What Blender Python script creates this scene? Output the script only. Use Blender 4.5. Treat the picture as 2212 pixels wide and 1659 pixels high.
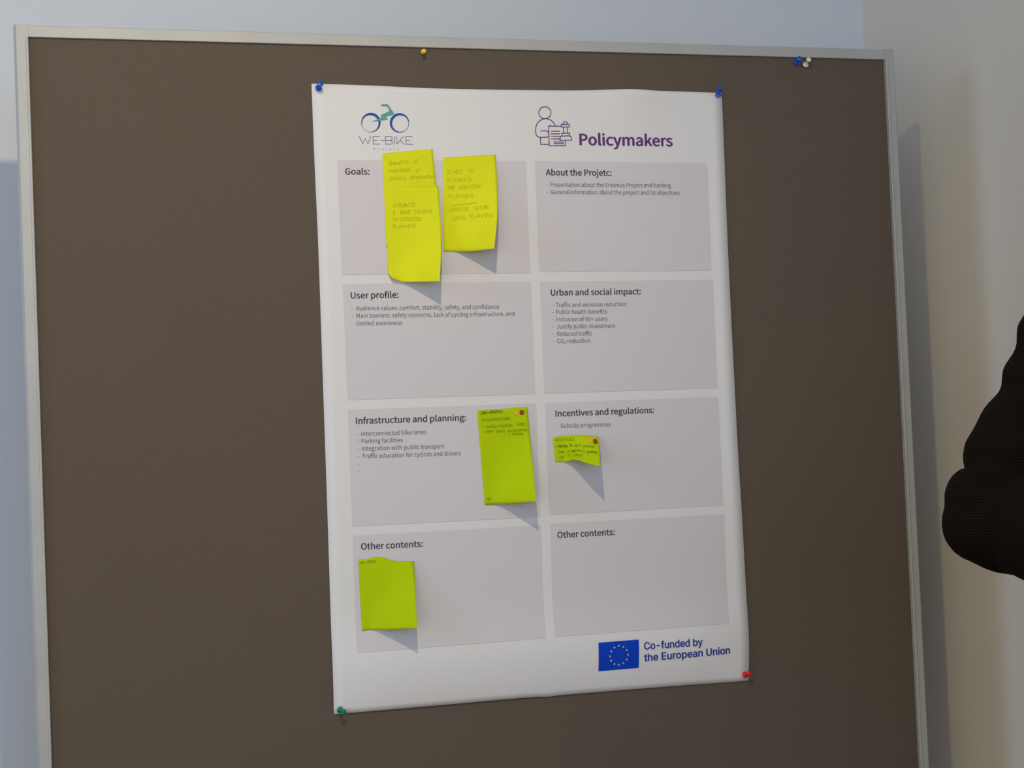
import bpy, bmesh, math, random
from mathutils import Vector, Matrix

for o in list(bpy.data.objects):
    bpy.data.objects.remove(o, do_unlink=True)
SC = bpy.context.scene
COL = SC.collection
random.seed(7)

# ------------------------------------------------------------------ camera
cd = bpy.data.cameras.new('camera')
cd.sensor_width = 36.0
cd.lens = 57.8165
cd.clip_start = 0.05
cam = bpy.data.objects.new('camera', cd)
COL.objects.link(cam)
cam.matrix_world = Matrix(((0.96016498, 0.03124793, -0.27768108, -0.36554493),
                           (-0.27625873, -0.04322377, -0.96011084, -2.17016998),
                           (-0.04200390, 0.99857662, -0.03286944, 1.32800391),
                           (0, 0, 0, 1)))
SC.camera = cam

# ------------------------------------------------------------------ light
world = bpy.data.worlds.new('world')
SC.world = world
world.use_nodes = True
bg = world.node_tree.nodes['Background']
bg.inputs[0].default_value = (0.8, 0.9, 1.0, 1)
bg.inputs[1].default_value = 0.01

SPOT_AT = Vector((-0.182, -1.386, 2.2885))
sl = bpy.data.lights.new('spot_beam', 'SPOT')
sl.energy = 60.0 * 0.66
sl.color = (1.0, 0.84, 0.55)
sl.spot_size = math.radians(114)
sl.spot_blend = 1.0
sl.shadow_soft_size = 0.022
so = bpy.data.objects.new('spot_beam', sl)
COL.objects.link(so)
so.location = SPOT_AT
so.rotation_euler = (Vector((-0.25, 0.0, 1.22)) - SPOT_AT).to_track_quat('-Z', 'Y').to_euler()

def area(name, loc, to, sx, sy, energy, color):
    """large soft area light, for the window daylight and the added fills"""
    a = bpy.data.lights.new(name, 'AREA')
    a.shape = 'RECTANGLE'
    a.size = sx
    a.size_y = sy
    a.energy = energy
    a.color = color
    o = bpy.data.objects.new(name, a)
    COL.objects.link(o)
    o.location = loc
    o.rotation_euler = (Vector(to) - Vector(loc)).to_track_quat('-Z', 'Y').to_euler()
area('fill_far_left', (-2.0, -3.9, 1.2), (0.2, 0, 1.4), 1.6, 1.4, 60 * 0.46, (1.0, 0.90, 0.60))  # added warm fill behind the camera on the left
area('fill_behind', (-0.2, -4.0, 1.9), (0.2, 0, 1.4), 2.0, 1.0, 60 * 0.50, (0.44, 0.64, 1.0))  # cool fill added behind the camera to lift the shadows, no real source
area('daylight_window', (-2.6, -0.95, 1.95), (0.2, -0.2, 1.75), 1.2, 1.2, 60 * 0.38, (0.43, 0.63, 1.0))

SC.view_settings.view_transform = 'Standard'
SC.view_settings.look = 'None'
SC.view_settings.gamma = 1.0
SC.view_settings.use_curve_mapping = False
SC.view_settings.exposure = 0.0

# ------------------------------------------------------------------ data (metres)
POSTER_EDGES = {'top': [(0.00036,1.81272),(0.07002,1.81191),(0.16098,1.80916),(0.24854,1.80904),(0.3157,1.80976),(0.37278,1.81055),(0.42424,1.81223),(0.45523,1.81281),(0.489,1.81178),(0.53713,1.81175),(0.59382,1.81102)],'bottom': [(-0.00202,0.97379),(0.07797,0.9738),(0.16608,0.97369),(0.23857,0.97382),(0.27811,0.97344),(0.29543,0.97199),(0.3067,0.97285),(0.3923,0.97233),(0.47487,0.9716),(0.53799,0.97061),(0.59299,0.96986)],'left': [(0.00036,1.81272),(0.00033,1.70883),(0.00109,1.59247),(0.00039,1.42246),(-0.00038,1.22576),(-0.00155,1.06098),(-0.00202,0.97379)],'right': [(0.59382,1.81102),(0.59277,1.7242),(0.59086,1.55066),(0.59144,1.32668),(0.59346,1.19999),(0.59501,1.03971),(0.59299,0.96986)]}
PANELS = [((0.03117,1.71003,0.29462,1.71079,0.29442,1.55471,0.03174,1.55583),[('heading_text','Goals:',(0.04129,1.69067,0.07411,1.69068),'h')]),((0.03213,1.54321,0.29476,1.54289,0.29389,1.38751,0.03244,1.38796),[('heading_text','User profile:',(0.04241,1.52369,0.10728,1.52372),'h'),('bullet_text',[('-',(0.04217,1.50971,0.04424,1.50967)),('Audience values: comfort, stability, safety, and confidence',(0.04856,1.50754,0.24762,1.50626))]),('bullet_text',[('-',(0.04228,1.49976,0.04435,1.49972)),('Main barriers: safety concerns, lack of cycling infrastructure, and',(0.04879,1.49758,0.26943,1.49614)),('limited awareness',(0.04864,1.48733,0.11095,1.48681))])]),((0.03243,1.37504,0.29465,1.37464,0.29416,1.21824,0.03233,1.21966),[('heading_text','Infrastructure and planning:',(0.0427,1.35567,0.1941,1.35464),'h'),('bullet_text',[('-',(0.04271,1.34163,0.04477,1.34154)),('Interconnected bike lanes',(0.04908,1.33933,0.13828,1.33851))]),('bullet_text',[('-',(0.04276,1.33185,0.04482,1.33177)),('Parking facilities',(0.0492,1.32967,0.10523,1.32898))]),('bullet_text',[('-',(0.04274,1.32178,0.0448,1.32169)),('Integration with public transport',(0.04924,1.31959,0.16236,1.31829))]),('bullet_text',[('-',(0.04278,1.31183,0.04485,1.31174)),('Traffic education for cyclists and drivers',(0.04909,1.30958,0.18483,1.30778))]),('bullet_text',[('-',(0.04275,1.30151,0.04482,1.30148))]),('bullet_text',[('-',(0.0428,1.29163,0.04487,1.2916))])]),((0.03235,1.20735,0.29431,1.20666,0.29185,1.05337,0.03128,1.05274),[('heading_text','Other contents:',(0.04297,1.18811,0.12704,1.18712),'h')]),((0.3081,1.71075,0.56564,1.709,0.56513,1.55494,0.30756,1.55647),[('heading_text','About the Projetc:',(0.32333,1.69067,0.41979,1.69052),'h'),('bullet_text',[('-',(0.32298,1.67683,0.32521,1.67684)),('Presentation about the Erasmus Project and funding',(0.32917,1.67484,0.5084,1.67408))]),('bullet_text',[('-',(0.3232,1.66662,0.32543,1.66662)),('General information about the project and its objectives',(0.32918,1.66449,0.52145,1.66358))])]),((0.30801,1.54251,0.56608,1.54205,0.56579,1.38712,0.30767,1.38763),[('heading_text','Urban and social impact:',(0.32317,1.52301,0.45554,1.52274),'h'),('bullet_text',[('-',(0.32315,1.50911,0.32537,1.50907)),('Traffic and emission reduction',(0.32958,1.50699,0.43287,1.50641))]),('bullet_text',[('-',(0.32338,1.49919,0.32559,1.49915)),('Public health benefits',(0.32961,1.49714,0.40391,1.4966))]),('bullet_text',[('-',(0.32333,1.48916,0.32555,1.48911)),('Inclusion of 60+ users',(0.32943,1.48704,0.40419,1.4864))]),('bullet_text',[('-',(0.32315,1.47913,0.32537,1.47908)),('Justify public investment',(0.32938,1.47706,0.4152,1.47642))]),('bullet_text',[('-',(0.32283,1.46898,0.32504,1.46893)),('Reduced traffic',(0.32947,1.46696,0.3807,1.46655))]),('bullet_text',[('-',(0.32305,1.45908,0.32527,1.45902)),('CO',(0.32914,1.45681,0.33899,1.4567)),('_2',(0.33928,1.45572,0.34164,1.45566)),('reduction',(0.34398,1.45664,0.3773,1.45654))])]),((0.30768,1.37445,0.56641,1.37455,0.56589,1.22043,0.30726,1.22008),[('heading_text','Incentives and regulations:',(0.32249,1.35534,0.46737,1.3551),'h'),('bullet_text',[('-',(0.32248,1.3417,0.3247,1.34162)),('Subsidy programmes',(0.32891,1.33953,0.40218,1.33864))])]),((0.30805,1.20794,0.56664,1.20758,0.56443,1.05351,0.30524,1.05376),[('heading_text','Other contents:',(0.31757,1.18786,0.40088,1.18761),'h')])]
TITLE = (0.37527,1.73361,0.5136,1.733)
EU_LINES = [('Co-funded by',(0.43369,1.02695,0.52076,1.02624)),('the European Union',(0.43331,1.01072,0.56316,1.01116))]
FLAG = (0.367,1.04145,0.42621,1.04151,0.42493,1.00218,0.36573,1.00215)
LOGO_WHEELS = [([(0.09223,1.76155),(0.09218,1.76328),(0.0919,1.76497),(0.09141,1.76659),(0.0907,1.76813),(0.08978,1.76955),(0.08869,1.77084),(0.08742,1.77196),(0.08601,1.7729),(0.08448,1.77364),(0.08286,1.77417),(0.08117,1.77449),(0.07944,1.77457),(0.0777,1.77444),(0.07599,1.77408),(0.07432,1.7735),(0.07274,1.77272),(0.07126,1.77174),(0.06992,1.77059),(0.06873,1.76928),(0.06771,1.76783),(0.06688,1.76628),(0.06626,1.76464),(0.06586,1.76295),(0.06568,1.76122),(0.06573,1.75951),(0.066,1.75782),(0.06649,1.7562),(0.0672,1.75466),(0.0681,1.75324),(0.06919,1.75196),(0.07045,1.75084),(0.07186,1.7499),(0.07338,1.74915),(0.075,1.74861),(0.07669,1.7483),(0.07842,1.7482),(0.08015,1.74833),(0.08187,1.74869),(0.08354,1.74926),(0.08513,1.75004),(0.08661,1.75102),(0.08796,1.75217),(0.08916,1.75348),(0.09019,1.75493),(0.09102,1.75649),(0.09164,1.75813),(0.09204,1.75983)],[(0.08936,1.7602),(0.08932,1.76168),(0.08909,1.76313),(0.08867,1.76453),(0.08806,1.76585),(0.08728,1.76707),(0.08634,1.76817),(0.08526,1.76913),(0.08406,1.76994),(0.08275,1.77058),(0.08137,1.77103),(0.07992,1.7713),(0.07844,1.77138),(0.07696,1.77126),(0.0755,1.77096),(0.07407,1.77046),(0.07272,1.76979),(0.07146,1.76895),(0.07031,1.76796),(0.06929,1.76684),(0.06842,1.76559),(0.06771,1.76426),(0.06718,1.76285),(0.06684,1.7614),(0.06668,1.75992),(0.06672,1.75845),(0.06695,1.757),(0.06738,1.7556),(0.06798,1.75428),(0.06875,1.75306),(0.06968,1.75196),(0.07076,1.751),(0.07196,1.75019),(0.07326,1.74955),(0.07465,1.74909),(0.07609,1.74882),(0.07757,1.74874),(0.07905,1.74885),(0.08052,1.74916),(0.08194,1.74965),(0.0833,1.75032),(0.08457,1.75116),(0.08572,1.75215),(0.08675,1.75327),(0.08762,1.75451),(0.08833,1.75585),(0.08886,1.75726),(0.08921,1.75872)]),([(0.13174,1.76158),(0.13169,1.76331),(0.13142,1.76501),(0.13091,1.76664),(0.13019,1.76818),(0.12927,1.76961),(0.12816,1.7709),(0.12688,1.77202),(0.12546,1.77296),(0.12391,1.77371),(0.12227,1.77424),(0.12056,1.77456),(0.11882,1.77465),(0.11707,1.77451),(0.11534,1.77415),(0.11366,1.77357),(0.11206,1.77279),(0.11057,1.77181),(0.10921,1.77065),(0.10801,1.76934),(0.10699,1.76789),(0.10615,1.76633),(0.10553,1.76468),(0.10512,1.76298),(0.10494,1.76125),(0.10499,1.75953),(0.10527,1.75784),(0.10576,1.75621),(0.10648,1.75466),(0.10739,1.75324),(0.10849,1.75195),(0.10977,1.75082),(0.11118,1.74988),(0.11272,1.74913),(0.11436,1.74859),(0.11606,1.74827),(0.11781,1.74818),(0.11956,1.74831),(0.1213,1.74867),(0.12298,1.74924),(0.12458,1.75003),(0.12608,1.751),(0.12745,1.75216),(0.12866,1.75348),(0.12969,1.75493),(0.13053,1.7565),(0.13115,1.75815),(0.13156,1.75985)],[(0.13087,1.76066),(0.13083,1.76213),(0.13059,1.76357),(0.13017,1.76497),(0.12956,1.76628),(0.12878,1.7675),(0.12784,1.76859),(0.12675,1.76955),(0.12555,1.77036),(0.12424,1.77099),(0.12285,1.77145),(0.1214,1.77171),(0.11992,1.77179),(0.11843,1.77168),(0.11696,1.77137),(0.11554,1.77088),(0.11419,1.77021),(0.11292,1.76937),(0.11177,1.76839),(0.11075,1.76727),(0.10988,1.76603),(0.10917,1.7647),(0.10864,1.7633),(0.1083,1.76185),(0.10814,1.76038),(0.10818,1.75891),(0.10842,1.75747),(0.10884,1.75608),(0.10945,1.75477),(0.11022,1.75355),(0.11116,1.75245),(0.11223,1.75149),(0.11344,1.75069),(0.11474,1.75005),(0.11613,1.74959),(0.11758,1.74932),(0.11905,1.74924),(0.12054,1.74935),(0.12201,1.74966),(0.12344,1.75015),(0.1248,1.75081),(0.12607,1.75165),(0.12723,1.75264),(0.12825,1.75376),(0.12913,1.75499),(0.12984,1.75633),(0.13037,1.75773),(0.13072,1.75918)])]
LOGO_FRAME = [(0.09404,1.7865),(0.10275,1.78671),(0.11144,1.77409),(0.11028,1.77276),(0.09963,1.76952),(0.10248,1.7656),(0.09159,1.76419),(0.07933,1.7623),(0.09382,1.7684),(0.09279,1.77157),(0.10537,1.77747),(0.10177,1.78375),(0.09426,1.78378)]
LOGO_LETTERS = [[(0.06208,1.74271),(0.06694,1.73246),(0.07006,1.73985),(0.07381,1.73253),(0.07807,1.74274)],[(0.09028,1.74246),(0.08108,1.74246),(0.08123,1.73219),(0.09024,1.73218)],[(0.08134,1.73719),(0.08722,1.73724)],[(0.09183,1.73724),(0.09681,1.73729)],[(0.09826,1.73216),(0.09812,1.74263),(0.10505,1.74261),(0.10678,1.74195),(0.10759,1.74022),(0.10681,1.73821),(0.10484,1.73741),(0.09837,1.73731)],[(0.10484,1.73741),(0.10693,1.73657),(0.10779,1.73475),(0.10688,1.73292),(0.105,1.73222),(0.09826,1.73216)],[(0.1106,1.74276),(0.11065,1.73227)],[(0.11362,1.74288),(0.114,1.73271),(0.12298,1.74298)],[(0.11818,1.73777),(0.12325,1.73207)],[(0.13529,1.74279),(0.12613,1.74269),(0.12628,1.73237),(0.13558,1.73236)],[(0.12616,1.73758),(0.13211,1.73763)]]
LOGO_SUB = [('P',(0.08122,1.7239,0.0835,1.72392)),('r',(0.08718,1.72395,0.08858,1.72396)),('o',(0.09265,1.724,0.09508,1.72402)),('j',(0.09843,1.72404,0.09945,1.72405)),('e',(0.10303,1.72408,0.10546,1.7241)),('c',(0.10868,1.72413,0.11092,1.72415)),('t',(0.11435,1.72417,0.11589,1.72419))]
ICON_STROKES = [[(0.33458,1.77849),(0.33451,1.77995),(0.33417,1.78136),(0.33357,1.78268),(0.33273,1.78387),(0.33168,1.78489),(0.33044,1.78571),(0.32906,1.78631),(0.32758,1.78666),(0.32604,1.78677),(0.32448,1.78661),(0.32297,1.78621),(0.32154,1.78557),(0.32023,1.78471),(0.31909,1.78365),(0.31815,1.78244),(0.31743,1.7811),(0.31697,1.77968),(0.31677,1.77822),(0.31685,1.77676),(0.31718,1.77535),(0.31778,1.77404),(0.31862,1.77285),(0.31967,1.77183),(0.3209,1.77101),(0.32228,1.77041),(0.32376,1.77005),(0.3253,1.76994),(0.32685,1.77009),(0.32836,1.77049),(0.3298,1.77113),(0.33111,1.77199),(0.33225,1.77305),(0.3332,1.77426),(0.33391,1.7756),(0.33438,1.77702),(0.33458,1.77849)],[(0.34041,1.75984),(0.33926,1.76244),(0.33727,1.76511),(0.33502,1.76733),(0.33228,1.76901),(0.32904,1.76995),(0.32577,1.76999),(0.32247,1.76959),(0.31913,1.76802),(0.31574,1.76528),(0.31327,1.7621),(0.31169,1.75804),(0.31114,1.754),(0.31122,1.74952),(0.31178,1.74728),(0.313,1.74541),(0.31482,1.74426),(0.3176,1.74384),(0.32181,1.74389),(0.32649,1.74403),(0.32862,1.74468),(0.32977,1.74613)],[(0.3187,1.75297),(0.32221,1.75305),(0.32642,1.75301),(0.32836,1.75232),(0.32959,1.75062),(0.32995,1.74815)],[(0.3175,1.74375),(0.31763,1.73397),(0.32988,1.73408)],[(0.34877,1.75967),(0.33009,1.75971),(0.33007,1.73206),(0.35375,1.73228),(0.35382,1.73999)],[(0.33256,1.76154),(0.33248,1.75974)],[(0.336,1.7525),(0.34587,1.75261)],[(0.33584,1.74889),(0.34594,1.74901)],[(0.33592,1.74539),(0.34626,1.7455)],[(0.33599,1.74179),(0.34609,1.74189)],[(0.3339,1.75256),(0.33474,1.75257)],[(0.33388,1.74896),(0.33472,1.74897)],[(0.33381,1.74536),(0.33465,1.74537)],[(0.33379,1.74177),(0.33463,1.74177)],[(0.33791,1.73758),(0.35051,1.7377),(0.35041,1.73531),(0.33781,1.73519),(0.33794,1.73812)],[(0.35792,1.76304),(0.35786,1.76388),(0.35758,1.76466),(0.35712,1.76532),(0.35649,1.76583),(0.35576,1.76615),(0.35496,1.76625),(0.35415,1.76613),(0.35338,1.76579),(0.35271,1.76527),(0.35219,1.76459),(0.35184,1.7638),(0.3517,1.76296)],[(0.34913,1.76229),(0.36077,1.76244),(0.36061,1.75874),(0.34896,1.7586),(0.34915,1.76274)],[(0.35192,1.75854),(0.35211,1.7502)],[(0.35758,1.75861),(0.35777,1.75027)],[(0.34904,1.74985),(0.36068,1.74998),(0.36051,1.74624)],[(0.34906,1.7503),(0.34901,1.74611)],[(0.34625,1.74009),(0.3464,1.74338),(0.34709,1.74519),(0.34863,1.74597),(0.35476,1.74617),(0.35995,1.74623),(0.3618,1.74557),(0.36304,1.74378),(0.36326,1.74026),(0.34578,1.74009)]]
NOTES = {'yellow_upper': {'grid': [[(0.09275,-0.0024,1.7196),(0.11009,-0.0024,1.72123),(0.12751,-0.0024,1.72287),(0.14501,-0.0024,1.72451),(0.16258,-0.0024,1.72617)],[(0.09284,-0.0024,1.67754),(0.11097,-0.0024,1.67727),(0.12917,-0.0024,1.67699),(0.14746,-0.0024,1.67672),(0.16583,-0.0024,1.67645)],[(0.09304,-0.0025,1.63545),(0.11114,-0.0025,1.63556),(0.12932,-0.0025,1.63566),(0.14758,-0.0025,1.63577),(0.16593,-0.0025,1.63588)],[(0.09318,-0.0027,1.59259),(0.11081,-0.0027,1.59296),(0.1285,-0.0027,1.59334),(0.14628,-0.0027,1.59372),(0.16414,-0.0027,1.5941)]],'writing': [('Benefits',0.1282,0.1319,0.499,0.1299,0.0043,-0.0436),('of',0.5896,0.1281,0.699,0.1232,0.0071,-0.0398),('investment',0.1244,0.2091,0.5318,0.2059,0.0042,-0.0437),('in',0.6331,0.2033,0.7114,0.1994,0.0062,-0.0354),('public',0.1174,0.2864,0.4352,0.2813,0.004,-0.0441),('infrastructure',0.5075,0.2754,0.9802,0.263,0.0052,-0.0371)],'dots': []},'yellow_lower': {'grid': [[(0.0974,-0.0036,1.67346),(0.11501,-0.0036,1.67401),(0.13269,-0.0036,1.67457),(0.15045,-0.0036,1.67513),(0.1683,-0.0036,1.67569)],[(0.09598,-0.0042,1.63332),(0.11433,-0.0042,1.63295),(0.13253,-0.0052,1.63243),(0.15033,-0.0082,1.63164),(0.16791,-0.0122,1.63071)],[(0.09486,-0.0042,1.59132),(0.11319,-0.0042,1.59133),(0.13093,-0.0072,1.59097),(0.1475,-0.0152,1.59),(0.16329,-0.0262,1.58867)],[(0.09393,-0.0052,1.55929),(0.11139,-0.0052,1.55971),(0.12771,-0.0122,1.55937),(0.14236,-0.0262,1.5589),(0.15701,-0.0422,1.55819)],[(0.09844,-0.0132,1.54901),(0.11163,-0.0072,1.54489),(0.12552,-0.0162,1.54333),(0.13939,-0.0332,1.54176),(0.15321,-0.0512,1.54032)]],'writing': [('INTEGRATE',0.1191,0.171,0.5305,0.1642,0.001,-0.0272),('E',0.1048,0.2263,0.1414,0.226,0.0008,-0.0231),('BIKE',0.2408,0.2242,0.4359,0.2228,0.0013,-0.0249),('TOURING',0.5013,0.222,0.8394,0.2123,0.0023,-0.0265),('IN',0.1151,0.2825,0.1974,0.2819,0.0007,-0.0224),('STRATEGIC',0.2502,0.2837,0.6379,0.2752,0.0011,-0.0261),('PLANNING',0.0958,0.3411,0.5292,0.3331,0.0008,-0.0252)],'dots': []},'yellow_right': {'grid': [[(0.17663,-0.0024,1.71446),(0.19525,-0.0024,1.71561),(0.21396,-0.0024,1.71677),(0.23275,-0.0024,1.71793),(0.25163,-0.0024,1.7191)],[(0.17522,-0.0024,1.67139),(0.19425,-0.0026,1.67267),(0.213,-0.0042,1.67372),(0.23142,-0.0072,1.67456),(0.2496,-0.0112,1.67524)],[(0.17377,-0.0026,1.62856),(0.19262,-0.003,1.62931),(0.21027,-0.0082,1.62939),(0.22687,-0.0172,1.62894),(0.24227,-0.0302,1.62793)],[(0.17241,-0.0027,1.58587),(0.19002,-0.0042,1.58521),(0.20433,-0.0192,1.5839),(0.21704,-0.0372,1.58298),(0.22911,-0.0552,1.5828)]],'writing': [('START',0.0757,0.1817,0.3623,0.1845,0.0009,-0.0418),('TO',0.4618,0.1803,0.5618,0.183,0.002,-0.0373),('INTEGRATE',0.0851,0.2638,0.5327,0.2734,0.0008,-0.0369),('THE',0.0784,0.3448,0.2119,0.3466,0.0006,-0.0345),('STRATEGIC',0.2921,0.3532,0.7042,0.3526,0.0009,-0.0368),('PLANNING',0.105,0.4394,0.5619,0.4439,0.0006,-0.0369),('_',0.1449,0.5143,0.6319,0.5027,0.0002,-0.0148),('IMPROVE',0.133,0.5806,0.4695,0.5806,0.0004,-0.0368),('NATURE',0.5679,0.5772,0.8452,0.5715,-0.0001,-0.0337),('LOCAL',0.1727,0.6757,0.429,0.666,0.0002,-0.0414),('PLANNING',0.4995,0.663,0.9186,0.6548,-0.0005,-0.0362)],'dots': []},'green_tall': {'grid': [[(0.21026,-0.0024,1.36753),(0.228,-0.0024,1.36812),(0.24582,-0.0024,1.3687),(0.26371,-0.0024,1.36929),(0.28169,-0.0024,1.36989)],[(0.21202,-0.0024,1.32459),(0.22989,-0.0025,1.32504),(0.24766,-0.0032,1.32549),(0.26513,-0.0052,1.32595),(0.28235,-0.0082,1.32641)],[(0.21377,-0.0024,1.28162),(0.2316,-0.0032,1.28197),(0.24832,-0.0082,1.2824),(0.26415,-0.0162,1.28291),(0.27903,-0.0272,1.28347)],[(0.21546,-0.0026,1.23869),(0.23293,-0.0052,1.23901),(0.24718,-0.0192,1.2398),(0.26011,-0.0372,1.24075),(0.27281,-0.0552,1.24169)]],'writing': [('USER',0.048,0.0416,0.1878,0.0395,0.0045,-0.0293),('PROFILE',0.2477,0.0403,0.4996,0.0409,0.0047,-0.0293),('_',0.0913,0.0363,0.5081,0.0285,0.0023,-0.0146),('_',0.0921,0.0315,0.3789,0.0285,0.0022,-0.0147),('INFRASTRUCTURE',0.0773,0.1212,0.64,0.1221,0.0045,-0.0292),('-',0.0604,0.1771,0.1062,0.1778,0.0037,-0.0244),('sanitary',0.1459,0.1891,0.3956,0.1919,0.0053,-0.0342),('facilities,',0.4184,0.1928,0.6792,0.1951,0.0056,-0.0341),('water,',0.7481,0.1898,0.9381,0.191,0.0059,-0.0341),('repair',0.119,0.2381,0.2904,0.2405,0.0045,-0.0292),('points,',0.3467,0.2441,0.5141,0.2483,0.0047,-0.0293),('secure',0.5701,0.2484,0.7381,0.2477,0.0049,-0.0293),('parking',0.7639,0.2477,0.9507,0.2496,0.005,-0.0292),('+',0.5859,0.2798,0.6133,0.2803,0.0033,-0.0195),('charging',0.6533,0.2828,0.8615,0.2875,0.0049,-0.0292),('o',0.0474,0.9537,0.1152,0.9522,0.0051,-0.0341),('o',0.0595,0.9512,0.1064,0.9509,0.0033,-0.0219)],'dots': [('yellow',0.7566,0.0555,5),('red',0.8824,0.0534,5.7)]},'green_torn_top': {'grid': [[(0.3166,-0.0027,1.32688),(0.33231,-0.0042,1.32847),(0.3502,-0.0072,1.32848),(0.365,-0.0112,1.32688),(0.37854,-0.0162,1.32454)],[(0.31765,-0.0027,1.30989),(0.33252,-0.0052,1.31034),(0.34709,-0.0142,1.31114),(0.35907,-0.0262,1.30834),(0.37087,-0.0402,1.30461)],[(0.31898,-0.0027,1.29322),(0.33335,-0.0042,1.29195),(0.34134,-0.0232,1.29443),(0.35012,-0.0462,1.28985),(0.36179,-0.0672,1.28471)]],'writing': [('INCENTIVES',0.051,0.1717,0.4421,0.2222,0.0049,-0.0914),('-',0.0057,0.4248,0.0889,0.428,0.0054,-0.0934),('Having',0.1032,0.4246,0.2993,0.4366,0.0059,-0.1084),('Having',0.1115,0.4331,0.303,0.4408,0.0049,-0.0901),('the',0.3434,0.4369,0.4185,0.4679,0.0026,-0.1246),('BEST',0.4506,0.4704,0.5942,0.4414,-0.0006,-0.0921),('practices',0.6365,0.4415,0.8964,0.4002,-0.0013,-0.0886),('From',0.0895,0.6541,0.2358,0.6607,0.0062,-0.1006),('governments',0.2997,0.6478,0.6801,0.6421,0.0023,-0.0961),('omoe',0.3965,0.6648,0.4781,0.6798,-0.0017,-0.0918),('promoting',0.7394,0.6473,0.9405,0.5817,-0.0033,-0.0922),('use',0.11,0.8518,0.2129,0.8366,0.0064,-0.1002),('of',0.3019,0.8308,0.3862,0.8331,0.0026,-0.122),('bikes',0.4387,0.8503,0.6385,0.8114,-0.0059,-0.1133)],'dots': [('yellow',0.8055,0.1658,5),('red',0.9173,0.1825,5.7)]},'green_torn_bottom': {'grid': [[(0.03826,-0.0024,1.17607),(0.04848,-0.0024,1.17521),(0.06572,-0.0026,1.17732),(0.08778,-0.0032,1.17058),(0.11361,-0.0042,1.16863)],[(0.03881,-0.0024,1.12837),(0.05746,-0.0032,1.12726),(0.07554,-0.0072,1.12645),(0.093,-0.0142,1.12592),(0.10998,-0.0232,1.12558)],[(0.03933,-0.0026,1.08105),(0.05462,-0.0032,1.08141),(0.07037,-0.0182,1.08195),(0.0868,-0.0352,1.08331),(0.10334,-0.0532,1.08468)]],'writing': [('-',0.0195,0.0635,0.1775,0.0515,0.0029,-0.0194),('>',0.1024,0.0581,0.1835,0.0534,0.009,-0.0262),('>',0.094,0.0609,0.162,0.0555,0.0072,-0.0222),('LOGOS',0.2279,0.047,0.4232,0.0684,0.012,-0.0281)],'dots': []}}
PINS = [('blue_tl',(0.00871,-0.0008,1.80537,0.05515,-0.97731,0.2045)),('blue_tr',(0.58778,-0.0008,1.80444,-0.15803,-0.76582,0.62334)),('blue_rail',(0.71436,-0.0008,1.85698,-0.19004,-0.9671,0.1691)),('white',(0.72735,-0.0008,1.85284,-0.07002,-0.94124,0.33041)),('green',(0.00469,-0.0008,0.97989,0.20602,-0.97544,-0.07794)),('red',(0.58621,-0.0008,0.97767,0.05677,-0.95271,0.29852)),('yellow',(0.1555,-0.0008,1.85935,-0.14431,-0.9793,-0.14195))]
SLEEVE_EDGE = [(0.7232,-0.69,1.4893),(0.665,-0.685,1.3714),(0.6395,-0.68,1.3247),(0.5999,-0.68,1.2874),(0.569,-0.705,1.2209),(0.5795,-0.735,1.2173),(0.5841,-0.8,1.2086),(0.5429,-0.7,1.2478),(0.5499,-0.7,1.2222)]
FOLDS = [(1.4188,0.01,0.0035),(1.3994,0.01,-0.002),(1.38,0.01,0.0022),(1.3624,0.009,-0.0022),(1.3501,0.01,0.0025),(1.3321,0.012,-0.0015)]
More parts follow.
